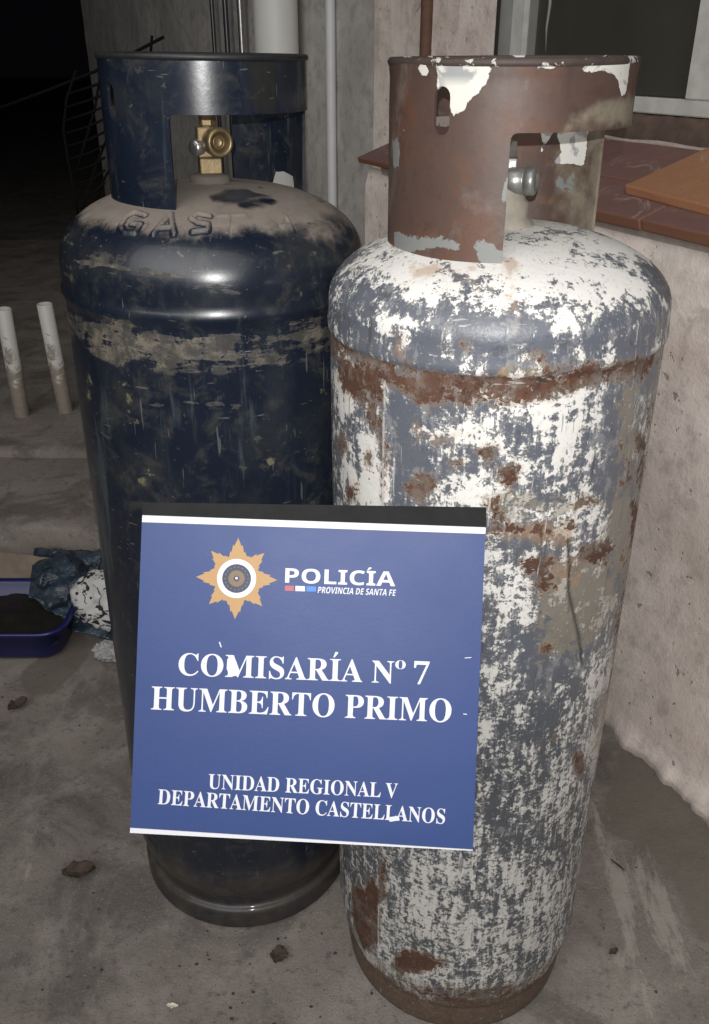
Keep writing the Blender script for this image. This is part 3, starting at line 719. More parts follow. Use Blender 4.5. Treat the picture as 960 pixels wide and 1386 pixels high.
# collars: one bent sheet with cut openings
def rnd_corner(p, a, b, r, n=5):
    p, a, b = Vector(p), Vector(a), Vector(b); u = (a-p).normalized()*r; w = (b-p).normalized()*r
    return [tuple(p+u*(1-t)**2+w*t**2) for t in np.linspace(0, 1, n)]
def collar(name, Rc, h0, hband, h1, openings, holes, mat, parent, fieldfn, flare=None, th=.0032, cell=.0045):
    # outline in (s=R*phi, h); openings: list of (phi0,phi1) in degrees within [-180,180]; notches open downwards
    S0, S1 = -PI*Rc, PI*Rc
    out = [(S0, h1), (S1, h1)]
    low = []
    cur_open_end = any(b >= 180 for a, b in openings)
    pts = [(S1, hband if cur_open_end else h0)]
    for a, b in sorted(openings, key=lambda q: -q[1]):
        sa, sb = R(a)*Rc, R(b)*Rc
        if b < 180:
            pts.append((sb, h0)); pts += rnd_corner((sb, hband), (sb, h0), (sa, hband), .007)
        if a > -180:
            pts += rnd_corner((sa, hband), (sb, hband), (sa, h0), .007); pts.append((sa, h0))
        else: pts.append((S0, hband))
    if not any(a <= -180 for a, b in openings): pts.append((S0, h0))
    out = [(S0, h1)] + [(S0+(S1-S0)*i/120, h1) for i in range(1, 121)] + pts
    # densify
    def dens(poly):
        r = []
        for i in range(len(poly)):
            a, b = np.array(poly[i]), np.array(poly[(i+1) % len(poly)]); n = max(1, int(np.linalg.norm(b-a)/cell))
            for k in range(n): r.append(tuple(a+(b-a)*k/n))
        return r
    loops = [dens(out)] + [dens(h) for h in holes]
    V = []; E = []
    for lp in loops:
        b = len(V); V += lp; E += [(b+i, b+(i+1) % len(lp)) for i in range(len(lp))]
    nb = len(V)
    GX_, GY_ = np.meshgrid(np.arange(S0+cell/2, S1, cell), np.arange(h0+cell/2, h1, cell)); G = np.stack([GX_.ravel(), GY_.ravel()], 1)
    sd = sdf_poly(G, loops[0])
    for lp in loops[1:]: sd = np.maximum(sd, -sdf_poly(G, lp))
    G = G[sd < -cell*.45]
    V2 = [Vector(v) for v in V] + [Vector(g) for g in G]
    vs, es, fs, ov, oe, of = delaunay_2d_cdt(V2, E, [], 0, 1e-6)
    P = np.array([tuple(v) for v in vs])
    C_ = np.array([P[list(f)].mean(0) for f in fs])
    sd = sdf_poly(C_, loops[0])
    for lp in loops[1:]: sd = np.maximum(sd, -sdf_poly(C_, lp))
    fs = [tuple(f) for f, q in zip(fs, sd) if q < 0]
    phi = P[:, 0]/Rc; hh = P[:, 1]; fl_ = flare(hh) if flare else 0
    wav = np.array([mnoise.noise(Vector((math.sin(p)*1.5, math.cos(p)*1.5, h*9))) for p, h in zip(phi, hh)])*.0014
    n = len(P)
    def ring(r): return np.column_stack([r*np.sin(phi), -r*np.cos(phi), hh])
    Vo = ring(Rc+fl_+wav); Vi = ring(Rc+fl_+wav-th)
    cnt = {}
    for f in fs:
        for i in range(3):
            e = (f[i], f[(i+1) % 3]); cnt[e] = 1
    rim = [e for e in cnt if (e[1], e[0]) not in cnt and not (abs(abs(P[e[0], 0])-S1) < 1e-6 and abs(abs(P[e[1], 0])-S1) < 1e-6)]
    VV = np.vstack([Vo, Vi]); FF = [f for f in fs] + [tuple(i+n for i in f[::-1]) for f in fs]
    ex = []; att = fieldfn(phi, hh, P)
    att2 = {k: np.concatenate([v, v]) for k, v in att.items()}; src = []
    for a, b in rim:
        k = len(VV)+len(ex); ex += [Vo[a], Vo[b], Vi[b], Vi[a]]; src += [a, b, b, a]; FF.append((k+1, k, k+3, k+2))
    VV = np.vstack([VV, np.array(ex)]); 
    for k in att2: att2[k] = np.concatenate([att2[k], att[k][src]])
    return mesh(name, VV, FF, mat, parent, True, att2)
def slot(Rc, phi, hc, w, h, n=10):
    s0 = phi*Rc; r = w/2; k = h/2-r
    return [(s0+r*math.cos(t), hc+k+r*math.sin(t)) for t in np.linspace(0, PI, n)] + [(s0-r*math.cos(t), hc-k-r*math.sin(t)) for t in np.linspace(0, PI, n)]

RC = .1178
def cpx(pts, r=RC, cyl=CP): return [(lambda a: (a[0]*r, a[1]))(cyl.hit(u, v, r)) for u, v in pts]
def cin(pts, r=RC-.003, cyl=CP): return [(lambda a: (a[0]*RC, a[1]))(cyl.hit(u, v, r, True)) for u, v in pts]
def fr(phi, hh, P):
    z = np.zeros(len(P)); F = lambda polys, soft=.006: field(P, polys, soft)
    back = np.abs(phi) > PI*.62
    white = F([cpx([(592, 84), (640, 80), (668, 84), (662, 112), (640, 138), (612, 163), (604, 140), (590, 122)]), cpx([(568, 90), (580, 88), (580, 101), (570, 102)]),
               cpx([(722, 78), (756, 78), (752, 90), (728, 90)]), cpx([(786, 92), (800, 80), (850, 80), (850, 104), (846, 130), (838, 128), (836, 104), (806, 98), (790, 98)])])
    lab = cin([(752, 176), (797, 176), (793, 226), (748, 221), (760, 205)]); lab2 = cin([(734, 176), (750, 176), (738, 198), (733, 206)])
    white = np.maximum(white, F([lab, lab2], .004))
    blue = F([cpx([(534, 316), (560, 322), (600, 322), (618, 330), (612, 336), (580, 334), (550, 345), (534, 350)]), cpx([(644, 332), (668, 335), (688, 352), (676, 362), (650, 352)]),
              cpx([(690, 232), (702, 250), (701, 274), (674, 275)]), cpx([(532, 190), (540, 190), (540, 225), (532, 225)]), cpx([(690, 276), (702, 282), (700, 345), (692, 330)])])
    blue = np.maximum(blue, .62*F([cin([(742, 226), (785, 230), (780, 270), (745, 262)])], .008))
    kh = F([cpx([(770, 150), (790, 135), (810, 122), (830, 122), (860, 130), (862, 175), (760, 178)])], .012)*.8
    kh = np.maximum(kh, .62*sstep(R(162), R(148), phi)*(phi > R(100)))
    org = F([cpx([(640, 345), (668, 345), (690, 362), (660, 372)]), cpx([(592, 265), (640, 260), (630, 300), (600, 290)])], .02)*.3
    org = np.maximum(org, F([cin([(735, 212), (790, 226), (788, 236), (735, 228)]), cin([(708, 262), (760, 258), (780, 275), (740, 290), (708, 275)]), cin([(775, 240), (790, 240), (785, 275), (775, 270)])], .012)*.55)
    dark = np.maximum(sstep(1.252, 1.263, hh)*.75, F([cpx([(532, 125), (548, 140), (560, 165), (552, 172), (534, 160)])], .008)*.5)
    dark = np.where(back, dark*.3, dark)
    ring = np.exp(-((np.abs(sdf_poly(P, SLOT_P))-.0012)/.0012)**2); blue = np.maximum(blue, ring)
    pure = F([cpx([(600, 108), (645, 112), (660, 110), (640, 140), (608, 168), (600, 140)])], .004)
    return {'white': white, 'blue': blue, 'khaki': kh, 'orange': org, 'dark': dark, 'pure': pure}
H1P, HBP = 1.2595, 1.2045
sl = CP.hit(598, 152, RC)
SLOT_P = slot(RC, sl[0], sl[1]+.001, .0165, .040)
collar('collar', RC, 1.081, HBP, H1P, [(2.2, 121), (-175, -97)], [slot(RC, sl[0], sl[1]+.001, .0165, .040)], M_RUSTC, pale, fr, flare=lambda h: .0015*sstep(1.245, 1.2595, h))
mr = Mat('dark_worn_rim', .65); nr_ = mr.noise(26, 8, .7, .4)
M_RIM = mr.fin(mr.mix(mr.step(nr_, .555, .575), mr.mix(mr.noise(70, 6, .7), (.018, .014, .013), (.075, .05, .04)), (.42, .41, .38)), None, nr_, .6, .001)
def rim(Rc, h, r, mat, parent):
    ph = np.linspace(0, 2*PI, 128, endpoint=False); V = []
    for q in range(10):
        g = 2*PI*q/10
        for p in ph: V.append(((Rc+r*math.cos(g))*math.sin(p), -(Rc+r*math.cos(g))*math.cos(p), h+r*math.sin(g)))
    F = [tuple(f) for f in grid_faces(10, 128, True)] + [(9*128+j, 9*128+(j+1) % 128, (j+1) % 128, j) for j in range(128)]
    return mesh('rim', V, F, mat, parent, True)
o = rim(RC-.002, H1P, .0042, M_RIM, pale); o['label'] = 'dark worn rolled top edge'
def frn(phi, hh, P):
    F = lambda polys, soft=.006: field(P, polys, soft); c = lambda pts: cpx(pts, RN, CN)
    sc = .62*F([c([(176, 90), (190, 96), (207, 104), (206, 108), (188, 101), (175, 95)]), c([(176, 78), (188, 78), (188, 83), (177, 83)])], .004)
    sc = np.maximum(sc, .05)
    du = np.maximum(.12+.1*sstep(1.135, 1.105, hh), F([c([(135, 250), (160, 262), (215, 266), (230, 275), (150, 275)])], .01)*.5)
    gr = np.exp(-((phi-R(32))/.17)**2)*sstep(1.195, 1.225, hh)*1.0
    return {'streak': .3*np.ones(len(P)), 'dust': du, 'scrape': sc, 'olive': np.full(len(P), .03), 'green': gr, 'dirt': np.zeros(len(P))}
RN = .1180
H1N, HBN = 1.2625, 1.2085
sl = CN.hit(151, 137, RN)
notch = [(R(112)*RN, 1.109), (R(114)*RN, 1.127), (R(124)*RN, 1.131), (R(133)*RN, 1.129), (R(137)*RN, 1.109)]
collar('collar', RN, 1.085, HBN, H1N, [(-20.5, 96), (163, 180), (-180, -97)], [slot(RN, sl[0], sl[1], .015, .036), notch], mat_navy('navy_paint_collar'), navy, frn)
rim(RN-.0015, H1N, .0036, simple('black_worn_rim', (.018, .018, .02), .5, .2, .6, 50, .6), navy)

# neck flanges and valves
def hexprism(name, r, z0, z1, mat, parent, rot=0, M=None, n=6, bev=.001):
    bm = bmesh.new(); bmesh.ops.create_cone(bm, cap_ends=True, segments=n, radius1=r, radius2=r, depth=z1-z0)
    m = Matrix.Translation((0, 0, (z0+z1)/2)) @ Matrix.Rotation(rot, 4, 'Z')
    if M: m = M @ m
    bmesh.ops.transform(bm, matrix=m, verts=bm.verts)
    return from_bm(name, bm, mat, parent, bevel=bev)
M_DUSTN = mat_navy('dusty_neck')
for t_, z0, rn, mt in ((navy, 1.121, .0235, 'n'), (pale, 1.106, .028, 'p')):
    if mt == 'n':
        prof = [(.03, z0-.004), (rn+.004, z0), (rn+.001, z0+.003), (rn+.001, z0+.013), (rn-.002, z0+.0155), (.012, z0+.0165)]
        o = lathe('neck_ring', prof, None, t_, 64)
        o.data.materials.append(simple('dusty_steel_neck', (.10, .088, .075), .85, 0, .5, 40, .5))
    else:
        prof = [(.036, z0), (.031, z0+.007), (.027, z0+.010), (.027, z0+.024), (.0235, z0+.028), (.0235, z0+.040), (.021, z0+.043), (.010, z0+.044)]
        lathe('neck_ring', prof, simple('whitewashed_neck', (.30, .27, .225), .8, 0, .6, 45, .9), t_, 64)
# brass valve on the navy cylinder
vb = empty('valve'); vb.parent = navy; vb.location = (.0005, 0, 1.1365); vb.rotation_euler = (0, 0, R(8))
from_bm('valve_body', box_bm((0, 0, .0095), (.026, .022, .018)), M_BRASS, vb, bevel=.0015)
from_bm('valve_block', box_bm((-.0055, 0, .0355), (.017, .02, .034)), M_BRASS, vb, bevel=.002)
lathe('stem', [(.008, .05), (.0085, .055), (.0085, .078), (.006, .080), (.0001, .080)], M_BRASS, vb, 8, smooth=False)
hexprism('stem_nut', .0105, .0535, .070, M_BRASS, vb, .2)
Mo = Matrix.Translation((.004, -.008, .037)) @ Matrix.Rotation(R(14), 4, 'Z') @ Matrix.Rotation(PI/2, 4, 'X')
lathe('outlet', [(.0125, -.002), (.0150, .002), (.0158, .008), (.0165, .016), (.0162, .021), (.0150, .023), (.0128, .0235), (.0112, .022), (.0100, .016), (.0082, .012), (.0001, .012)], M_BRASS, vb, 40, Mo)
lathe('outlet_seat', [(.0075, .0122), (.0075, .0165), (.0066, .0175), (.0058, .0165), (.0054, .0125)], M_BRASS, vb, 30, Mo)
Mk = Matrix.Translation((-.012, -.004, .030)) @ Matrix.Rotation(R(-60), 4, 'Z') @ Matrix.Rotation(PI/2, 4, 'X')
lathe('relief_cap', [(.009, -.004), (.0098, .0), (.0098, .007), (.008, .0095), (.004, .0105), (.0001, .0108)], M_ZINC, vb, 30, Mk)
M_ZINCD = simple('dull_grey_metal', (.30, .30, .29), .42, .7, .4, 90, .6)
# valve on the pale cylinder: outlet barrel pointing right
vp = empty('valve'); vp.parent = pale; vp.location = (0, 0, 1.128)
from_bm('valve_body', box_bm((.0, 0, .022), (.026, .024, .046)), M_ZINCD, vp, bevel=.002)
Mo = Matrix.Translation((.004, -.012, .0245)) @ Matrix.Rotation(R(-14), 4, 'Z') @ Matrix.Rotation(PI/2, 4, 'Y')
lathe('outlet', [(.0105, -.002), (.0118, .001), (.0128, .004), (.0128, .016), (.0120, .0165), (.0120, .0185), (.0136, .019), (.0138, .026), (.0130, .0285), (.0105, .0295), (.0088, .0295), (.0082, .028), (.0001, .028)], M_ZINCD, vp, 40, Mo)
hexprism('stem_nut', .0115, .045, .060, M_ZINCD, vp, .3)

# ------------------------------------------------------------------ placard
SG = .843; SC = (417., 916.)                       # distance along the lens axis, centre in the photograph
ROLL = R(2.35); px = SG/FPX
fwd = Vector((0, cc, -cs)); upv = Vector((0, cs, cc)); rt = Vector((1, 0, 0))
ctr = Vector(O3) + fwd*SG + rt*(SC[0]-480)*px + upv*(693-SC[1])*px
ex = rt*math.cos(ROLL) - upv*math.sin(ROLL); ey = rt*math.sin(ROLL)+upv*math.cos(ROLL); ez = ex.cross(ey)
SM = Matrix((( ex.x, ey.x, ez.x, ctr.x), (ex.y, ey.y, ez.y, ctr.y), (ex.z, ey.z, ez.z, ctr.z), (0, 0, 0, 1)))
def sxy(u, v):
    a, b = (u-SC[0])*px, -(v-SC[1])*px
    return (a*math.cos(ROLL)-b*math.sin(ROLL), a*math.sin(ROLL)+b*math.cos(ROLL))
sign = empty('placard'); sign.matrix_world = SM
tag(sign, 'blue police placard with white lettering and gold star propped before both cylinders', 'placard')
def quad_slab(name, corners, z0, z1, mat, parent=sign, n=1):
    c = [sxy(*p) for p in corners]; V = [(x, y, z0) for x, y in c]+[(x, y, z1) for x, y in c]
    F = [(3, 2, 1, 0), (4, 5, 6, 7), (0, 1, 5, 4), (1, 2, 6, 5), (2, 3, 7, 6), (3, 0, 4, 7)]
    return mesh(name, V, F, mat, parent)
def mat_print(name, col, var=.05):
    m = Mat(name, .55, spec=.35); n = m.noise(9, 5, .6); f = m.noise(260, 3, .6)
    c = m.mix(m.add(m.mul(n, .6), m.mul(f, .4)), tuple(x*(1-var*2) for x in col), tuple(min(.9, x*(1+var*2)) for x in col))
    sc = m.step(m.noise(1, 2, .5, 0, m.map((9, 120, 1), rot=(0, 0, R(4)))), .745, .76)
    c = m.mix(m.mul(sc, .25), c, (.6, .62, .7))
    return m.fin(c, m.mixf(n, .42, .62), m.add(m.mul(f, .05), m.noise(5, 3, .5, .4)), .5, .004)
M_SBLUE = mat_print('blue_print', (.022, .045, .150)); M_SWHITE = mat_print('white_print', (.54, .55, .59)); M_GOLD = mat_print('gold_print', (.34, .205, .085), .08)
M_NAVYP = mat_print('navy_print', (.028, .035, .065)); M_REDP = mat_print('red_print', (.33, .09, .10)); M_SKYP = mat_print('sky_blue_print', (.05, .17, .5))
bw = quad_slab('board', [(193, 680), (658, 686.5), (640, 1150), (176, 1127)][::-1], -.010, -.0015, M_BACKB)
quad_slab('blue_face', [(192.2, 707), (657, 723), (640.2, 1149.5), (176.6, 1120)][::-1], -.0012, 0, M_SBLUE)
quad_slab('white_stripe', [(192.8, 697.5), (657.8, 714), (657.2, 722.6), (192.4, 706.6)][::-1], -.0012, .0001, M_SWHITE)
quad_slab('white_stripe', [(176.5, 1120.5), (640.2, 1150), (640, 1151.5), (176, 1127.2)][::-1], -.0012, .0002, M_SWHITE)
quad_slab('top_strip', [(193.4, 680), (658.6, 686.5), (657.9, 713.4), (192.9, 697)][::-1], -.0104, .0004, M_BLACKEDGE)
def text(body, u0, v0, u1, v1, cap, mat, name='lettering', shear=0, accents=(), capraw=.675, fat=0, z=.0004):
    """baseline from (u0,v0) to (u1,v1) in photo pixels; cap height in pixels"""
    c = bpy.data.curves.new(name, 'FONT'); c.body = body; c.shear = shear; c.offset = fat; c.resolution_u = 4
    tmp = bpy.data.objects.new('tmp', c); COL.objects.link(tmp); bpy.context.view_layer.update()
    dg = bpy.context.evaluated_depsgraph_get(); me = bpy.data.meshes.new_from_object(tmp.evaluated_get(dg)); bpy.data.objects.remove(tmp)
    co = np.empty(len(me.vertices)*3); me.vertices.foreach_get('co', co); co = co.reshape(-1, 3)
    x0, x1 = co[:, 0].min(), co[:, 0].max()
    a = np.array(sxy(u0, v0)); b = np.array(sxy(u1, v1)); d = (b-a)/(x1-x0); q = b-a; L = np.linalg.norm(q); nrm = np.array([-q[1], q[0]])/L
    k = cap*px/capraw
    out = np.zeros_like(co); out[:, :2] = a + (co[:, :1]-x0)*d + co[:, 1:2]*k*nrm; out[:, 2] = z
    me.vertices.foreach_set('co', out.ravel()); me.update(); me.materials.clear(); me.materials.append(mat)
    o = link(name, me, None, sign)
    return o, (a, d, nrm, k, x0)
def B(s):   # serif capitals
    o = ''
    for ch in s:
        if 'A' <= ch <= 'Z': o += chr(0x1D400+ord(ch)-65)
        elif ch == '7': o += chr(0x1D7D5)
        elif ch == 'o': o += chr(0x1D428)
        else: o += ch
    return o
def width_of(s):
    c = bpy.data.curves.new('w', 'FONT'); c.body = s; o = bpy.data.objects.new('w', c); COL.objects.link(o); bpy.context.view_layer.update()
    w = o.dimensions[0]; bpy.data.objects.remove(o); return w
def accent(fr_, xc, y0, w=.09, h=.17, name='accent', mat=None):
    a, d, nrm, k, x0 = fr_
    P_ = [(xc-w*.6, y0), (xc-w*.1, y0), (xc+w*1.1, y0+h*.8), (xc+w*.8, y0+h), (xc+w*.1, y0+h)]
    V = [(*(a+(x-x0)*d+y*k*nrm), .0004) for x, y in P_]
    return mesh(name, V, [(0, 1, 2, 3, 4)], mat or M_SWHITE, sign)
# line 1: COMISARIA N o 7, the small raised o added on its own
sp_ = ' '
o1, f1 = text(B('COMISARIA N')+'  '+B('7'), 241.5, 913.5, 580.5, 926.5, 29.5, M_SWHITE, fat=0)
wA = width_of(B('COMISAR')); wI = width_of(B('COMISARI'))
accent(f1, (wA+wI)/2+.02, .73)
oo, _ = text(B('o'), 535, 905, 549, 905.6, 12, M_SWHITE, name='ordinal_mark', capraw=.48, fat=-.004, z=.0005)
text(B('HUMBERTO PRIMO'), 204.5, 960, 610.5, 977.5, 31, M_SWHITE, fat=0)
text(B('UNIDAD REGIONAL V'), 282, 1067, 538, 1080, 19.5, M_SWHITE, fat=0)
text(B('DEPARTAMENTO CASTELLANOS'), 213.5, 1088, 602, 1115, 20, M_SWHITE, fat=0)
SB = lambda s: ''.join(chr(0x1D5D4+ord(c)-65) if 'A' <= c <= 'Z' else c for c in s)
o5, f5 = text(SB('POLICIA'), 386, 788.5, 535, 793.5, 18.5, M_SWHITE, fat=0)
wA = width_of(SB('POLIC')); wI = width_of(SB('POLICI')); accent(f5, (wA+wI)/2+.03, .74, .1, .15)
text(SB('PROVINCIA DE SANTA FE'), 430, 802.5, 536, 806.5, 8, M_SWHITE, shear=.2, fat=-.004)
for (a, b), m_ in (((386, 398), M_REDP), ((400, 413), M_SWHITE), ((415, 428), M_SKYP)):
    quad_slab('flag_bar', [(a, 792.5+(a-386)*.03), (b, 792.5+(b-386)*.03), (b, 799.5+(b-386)*.03), (a, 799.5+(a-386)*.03)][::-1], .0001, .0004, m_)
# worn white chip on the M and small scuffs
for pts in ([(308, 892), (314, 886), (320, 900), (322, 914), (312, 916), (307, 905)], [(296.5, 869), (298, 868.5), (300.5, 876), (299, 876)], [(627, 965.5), (632, 966), (632, 967.2), (627, 966.6)],
            [(629, 890), (638, 889.3), (638, 890.3), (629, 891)], [(524, 1106), (540, 1104), (541, 1110), (528, 1112)]):
    c = [sxy(*p) for p in pts]; mesh('scuff', [(x, y, .0006) for x, y in c], [tuple(range(len(c)))[::-1]], M_SWHITE, sign)
# eight pointed star emblem
def star(cu, cv, mat, name, z):
    c = sxy(cu, cv); pts = []
    for i in range(8):
        g = PI/2 + i*PI/4; ro = (55 if i % 2 == 0 else 51)*px; 
        for dg_, k_ in ((-22.5, .60), (-15, .69), (-13.5, .66), (-8, .84), (-6.5, .80), (0, 1.0), (6.5, .80), (8, .84), (13.5, .66), (15, .69)):
            a = g+R(dg_); pts.append((c[0]+ro*k_*math.cos(a), c[1]+ro*k_*math.sin(a), z))
    pts.append((c[0], c[1], z)); n = len(pts)-1
    return mesh(name, pts, [(n, i, (i+1) % n) for i in range(n)], mat, sign)
def disc(cu, cv, r0, r1, mat, name, z, n=48):
    c = sxy(cu, cv); V = []
    for r in (r0, r1):
        for i in range(n): V.append((c[0]+r*px*math.cos(2*PI*i/n), c[1]+r*px*math.sin(2*PI*i/n), z))
    return mesh(name, V, [(i, n+i, n+(i+1) % n, (i+1) % n) for i in range(n)], mat, sign)
star(320.5, 783, M_GOLD, 'star_emblem', .0002)
disc(320.5, 783, 19.5, 26.5, M_SWHITE, 'emblem_ring', .0004)
disc(320.5, 783, .01, 19.5, M_NAVYP, 'emblem_disc', .0004)
disc(320.5, 783, 4, 11, mat_print('dim_gold_print', (.15, .105, .065), .15), 'emblem_wreath', .0006)
disc(320.5, 782.5, .01, 1.7, M_SWHITE, 'emblem_centre', .0007)
for i in range(18):
    g = 2*PI*i/18; disc(320.5+15.6*math.cos(g), 783+15.6*math.sin(g), .01, .7, M_BACKB, 'emblem_dot', .0006, 8)
# magnet blocks that hold the board on the pale cylinder, behind it
for u, v, L in ((612, 720, .024), (612, 1000, .145)):
    x, y = sxy(u, v); from_bm('magnet_foot', box_bm((x, y, -.010-L/2), (.03, .02, L)), M_BLACKEDGE, sign)

# ------------------------------------------------------------------ things at the back left
for i, (u, v, h, lb) in enumerate([(30, 562, .54, 'left white plastic pipe stub standing on the step, left of the dark cylinder'), (89, 556, .545, 'right white plastic pipe stub on the step, nearest the dark cylinder')]):
    p = on_floor(u, v, .17)
    t = empty('pipe_stub', (p[0], p[1], .16)); tag(t, lb, 'pipe', 'white pipe stubs on the step'); r = .0245
    lathe('pipe', [(r, 0), (r, h-.165), (r-.003, h-.163), (r-.003, h-.23)], M_PVC, t, 32)
    t.rotation_euler = (R(1.0), R(-1.5 if i else 1.0), 0)
mp = Mat('dirty_white_pvc', .5); np_ = mp.noise(22, 8, .7, .4)
mpx = mp.step(mp.sub(mp.add(mp.mul(mp.sub(np_, .5), .8), .19), mp.z()), -.03, .04)
mp.fin(mp.mix(mpx, (.50, .50, .47), mp.mix(mp.noise(60), (.15, .125, .10), (.30, .27, .23))), None, np_, .3, .001)
for ob in list(bpy.data.objects):
    if ob.parent and ob.parent.name.startswith('pipe_stub'): ob.data.materials[0] = mp.m
# blackened wire rack against the far wall
YR = 3.3
rk = empty('wire_rack', (-.95, YR+.1, .17)); tag(rk, 'blackened bent wire rack leaning in the dark left of the dark collar', 'wire rack')
def rp(u, v, y=YR): return Vector(at_y(u, v, y)) - Vector(rk.location)
bars = [[(103, 95), (90, 135), (86, 175), (92, 215), (100, 255), (106, 292)], [(138, 92), (128, 150), (116, 190), (104, 232)], [(152, 170), (132, 220), (118, 262), (108, 296)],
        [(0, 146), (60, 124), (128, 97), (180, 72), (222, 50)], [(206, 48), (204, 72)], [(156, 215), (140, 245), (122, 290)]]
for b in bars: tube('bar', [rp(*p) for p in b], .0052, M_WIRE, rk, 6)
for i in range(9):
    v = 128+i*17.5; u0 = 84+i*2.2 if i > 2 else 90; tube('rung', [rp(u0, v), rp(u0+28, v-9), rp(u0+60-i*2.5, v-20, YR-.02)], .0042, M_WIRE, rk, 6)
for p in ((106, 292), (122, 290)):
    q = rp(*p); tube('bar', [q, Vector((q.x+.05, q.y+.02, 0))], .0055, M_WIRE, rk, 6)

# blue basin, paper, bag, patterned cloth
bs = empty('basin', (-.86, 1.765, .0)); tag(bs, 'dark blue plastic basin with dirty contents on the ground at left', 'basin')
def rrect(hx, hy, r, n=8):
    pts = []
    for cx, cy, g0 in ((hx-r, hy-r, 0), (-hx+r, hy-r, PI/2), (-hx+r, -hy+r, PI), (hx-r, -hy+r, 1.5*PI)):
        for i in range(n+1): g = g0+PI/2*i/n; pts.append((cx+r*math.cos(g), cy+r*math.sin(g)))
    return pts
L_ = [(.165, .095, .045, .002), (.172, .102, .05, .012), (.182, .112, .055, .075), (.192, .122, .06, .078), (.193, .123, .06, .086), (.186, .116, .056, .0875), (.176, .106, .05, .080), (.168, .098, .045, .012)]
V = []; 
for hx, hy, r, z in L_:
    for x, y in rrect(hx, hy, r): V.append((x, y, z))
n_ = len(rrect(1, 1, .1)); F = [tuple(f) for f in grid_faces(len(L_), n_, True)]; F.append(tuple(range(n_))[::-1]); F.append(tuple(range((len(L_)-1)*n_, len(L_)*n_)))
mesh('tub', V, F, M_BLUEPL, bs, True)
M_SLUDGE = simple('dark_wet_contents', (.018, .016, .013), .35, 0, .6, 25, 1)
V = []
for i in range(30):
    for j in range(20):
        x, y = (i/29-.5)*.34, (j/19-.5)*.2
        V.append((x, y, .045+.012*mnoise.fractal(Vector((x*14, y*14, 0)), 1, 2, 4)))
mesh('contents', V, grid_faces(30, 20)[:, ::-1], M_SLUDGE, bs, True)

def sheet(name, quad, nu, nv, amp, freq, mat, label, cat, seed=0, bulge=0, smooth=True):
    """crumpled sheet spanned by 4 world corners (bottom-left, bottom-right, top-right, top-left)"""
    q = [Vector(p) for p in quad]; V = []; base = q[0].copy(); nrm = (q[1]-q[0]).cross(q[3]-q[0]).normalized()
    for j in range(nv):
        for i in range(nu):
            a, b = i/(nu-1), j/(nv-1); p = (q[0]*(1-a)+q[1]*a)*(1-b)+(q[3]*(1-a)+q[2]*a)*b
            w = mnoise.turbulence(p*freq+Vector((seed, 0, 0)), 4, True)*amp
            e = mnoise.noise(p*freq*.7+Vector((0, seed+3, 0)))*.012
            V.append(p+nrm*(w+bulge*math.sin(PI*a)*math.sin(PI*b))+Vector((e, 0, e*.5*(1 if j else 0)))-base)
    o = mesh(name, V, grid_faces(nv, nu), mat, None, smooth); o.location = base
    so = o.modifiers.new('thickness', 'SOLIDIFY'); so.thickness = .0012
    return tag(o, label, cat)
M_PAPER = simple('beige_paper', (.17, .135, .105), .85, 0, .25, 14, .6)
def F3(u, v, h): return Vector(on_floor(u, v, h))
sheet('cardboard', [F3(-40, 800, .045), F3(38, 790, .05), F3(68, 757, .115), F3(-40, 742, .12)], 40, 22, .012, 16, M_PAPER, 'crumpled beige paper sheet behind the blue basin', 'paper', 4)
mb = Mat('blue_film', .2); nb = mb.noise(9, 4, .5, 2.2)
mb.fin(mb.mix(mb.step(nb, .35, .7), (.014, .024, .04), (.06, .09, .125)), None, mb.add(nb, mb.mul(mb.noise(30, 4, .6, 2), .4)), 1, .012); mb.b.inputs['Alpha'].default_value = .74
bg = sheet('plastic_bag', [F3(36, 812, .075), F3(108, 862, .004), F3(140, 748, .10), F3(46, 745, .112)], 60, 44, .045, 6.5, mb.m, 'translucent dark blue plastic bag hanging over the basin edge', 'plastic bag', 9, .02)
sheet('plastic_bag', [F3(98, 858, .02), F3(165, 872, .004), F3(160, 838, .02), F3(92, 800, .075)], 30, 22, .02, 9, mb.m, 'lower flap of blue plastic film under the spotted cloth', 'plastic bag', 2, .01)
# spotted cloth bundle
mc = Mat('white_cloth_black_print', .85)
vn = mc.noise(48, 2, .5, 1.3); sp = mc.step(vn, .55, .57)
mc.fin(mc.mix(sp, mc.mix(mc.noise(9), (.38, .38, .38), (.52, .52, .51)), (.015, .015, .016)), None, mc.noise(18, 6, .6), .6, .004)
bm = bmesh.new(); bmesh.ops.create_icosphere(bm, subdivisions=5, radius=1)
for v in bm.verts:
    k = 1+.22*mnoise.fractal(v.co*1.6, 1, 2, 4) - .10*abs(mnoise.noise(v.co*4.5))
    v.co = Vector((v.co.x*.075*k, v.co.y*.07*k, max(-.074, v.co.z*.088*k)))
o = from_bm('cloth_bundle', bm, mc.m, None, True); p = on_floor(150, 815, .07); o.location = (p[0]-.012, p[1]+.0, .074)
tag(o, 'bundle of white cloth printed with black spots beside the dark cylinder', 'cloth')
mw = Mat('clear_crumpled_film', .25); mw.fin(mw.mix(mw.noise(60), (.28, .28, .28), (.5, .5, .5)), None, mw.noise(50, 6, .7, 1), 1, .004); mw.b.inputs['Alpha'].default_value = .75
bm = bmesh.new(); bmesh.ops.create_icosphere(bm, subdivisions=4, radius=1)
for v in bm.verts:
    k = .8+.5*mnoise.turbulence(v.co*2.3, 4, True); v.co = Vector((v.co.x*.035*k, v.co.y*.026*k, max(-.0175, v.co.z*.024*k)))
o = from_bm('plastic_wrap', bm, mw.m, None, False); p = on_floor(149, 884, .01); o.location = (p[0], p[1], .016)
tag(o, 'small crumpled clear plastic wrap on the ground beside the dark cylinder', 'plastic wrap')

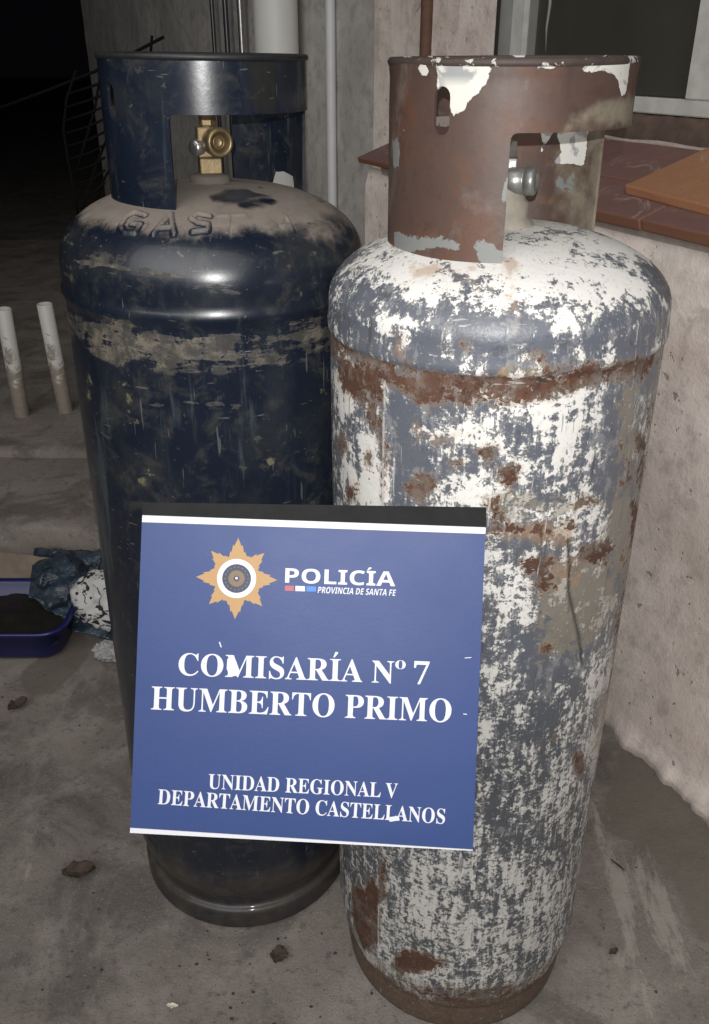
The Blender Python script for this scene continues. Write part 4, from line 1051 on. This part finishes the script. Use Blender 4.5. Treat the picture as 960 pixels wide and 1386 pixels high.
# leaves and crumbs
def leaf(u, v, L, W_, rot, curl, label, mat=M_LEAF, cat='leaf', seed=0, name='dry_leaf', group='dry leaves on the concrete'):
    p = on_floor(u, v); nu, nv = 18, 12; V = []
    for i in range(nu):
        for j in range(nv):
            a, b = i/(nu-1), j/(nv-1)*2-1
            w = W_*math.sin(PI*min(1, max(.02, a)))**.7*(1+.35*mnoise.noise(Vector((a*5, b*3+seed, seed))))
            V.append(((a-.5)*L*(1+.1*mnoise.noise(Vector((seed, b*4, 0)))), b*w*.5, .002+curl*(b*b*.6+abs(a-.5)*.7)*W_+.35*W_*abs(mnoise.noise(Vector((a*4, b*3, seed))))))
    o = mesh(name, V, grid_faces(nu, nv), mat, None, True); o.location = (p[0], p[1], 0.0); o.rotation_euler = (0, 0, rot)
    so = o.modifiers.new('thickness', 'SOLIDIFY'); so.thickness = .0007
    if group: o['group'] = group
    return tag(o, label, cat)
leaf(108, 1185, .055, .034, .2, .5, 'curled dry brown leaf on the open concrete left of the placard', seed=1)
leaf(378, 1297, .030, .028, 1.2, .3, 'small brown leaf scrap in front of the dark cylinder', seed=2)
leaf(25, 958, .045, .028, .9, .5, 'dark shrivelled leaf below the blue basin', seed=3)
leaf(830, 1291, .018, .010, .5, .6, 'tiny dark leaf bit on the concrete right of the pale cylinder', seed=4)
leaf(234, 1363, .018, .008, -.1, .3, 'small pale paint flake on the concrete below the placard', M_CHIP, 'paint flake', 5, 'paint_flake', None)
leaf(836, 1172, .03, .004, 2.2, .2, 'thin dark twig lying by the foot of the house wall', M_CRUMB, 'twig', 6, 'twig', None)
bm = bmesh.new(); rg = random.Random(3)
for i in range(170):
    u, v = (rg.gauss(360, 170), rg.uniform(1200, 1390)) if i < 70 else (rg.uniform(-20, 980), rg.uniform(900, 1400))
    p = on_floor(u, v); s_ = rg.choice([.0007, .001, .0012, .0018, .0026])
    r_ = bmesh.ops.create_icosphere(bm, subdivisions=1, radius=1)
    for w in r_['verts']: w.co = Vector((p[0], p[1], -.001)) + Vector((w.co.x*s_*rg.uniform(.7, 1.6), w.co.y*s_*rg.uniform(.7, 1.3), w.co.z*s_*.35))
tag(from_bm('crumbs', bm, M_CRUMB), 'dark crumbs of dirt scattered over the concrete', 'dirt', kind='stuff')
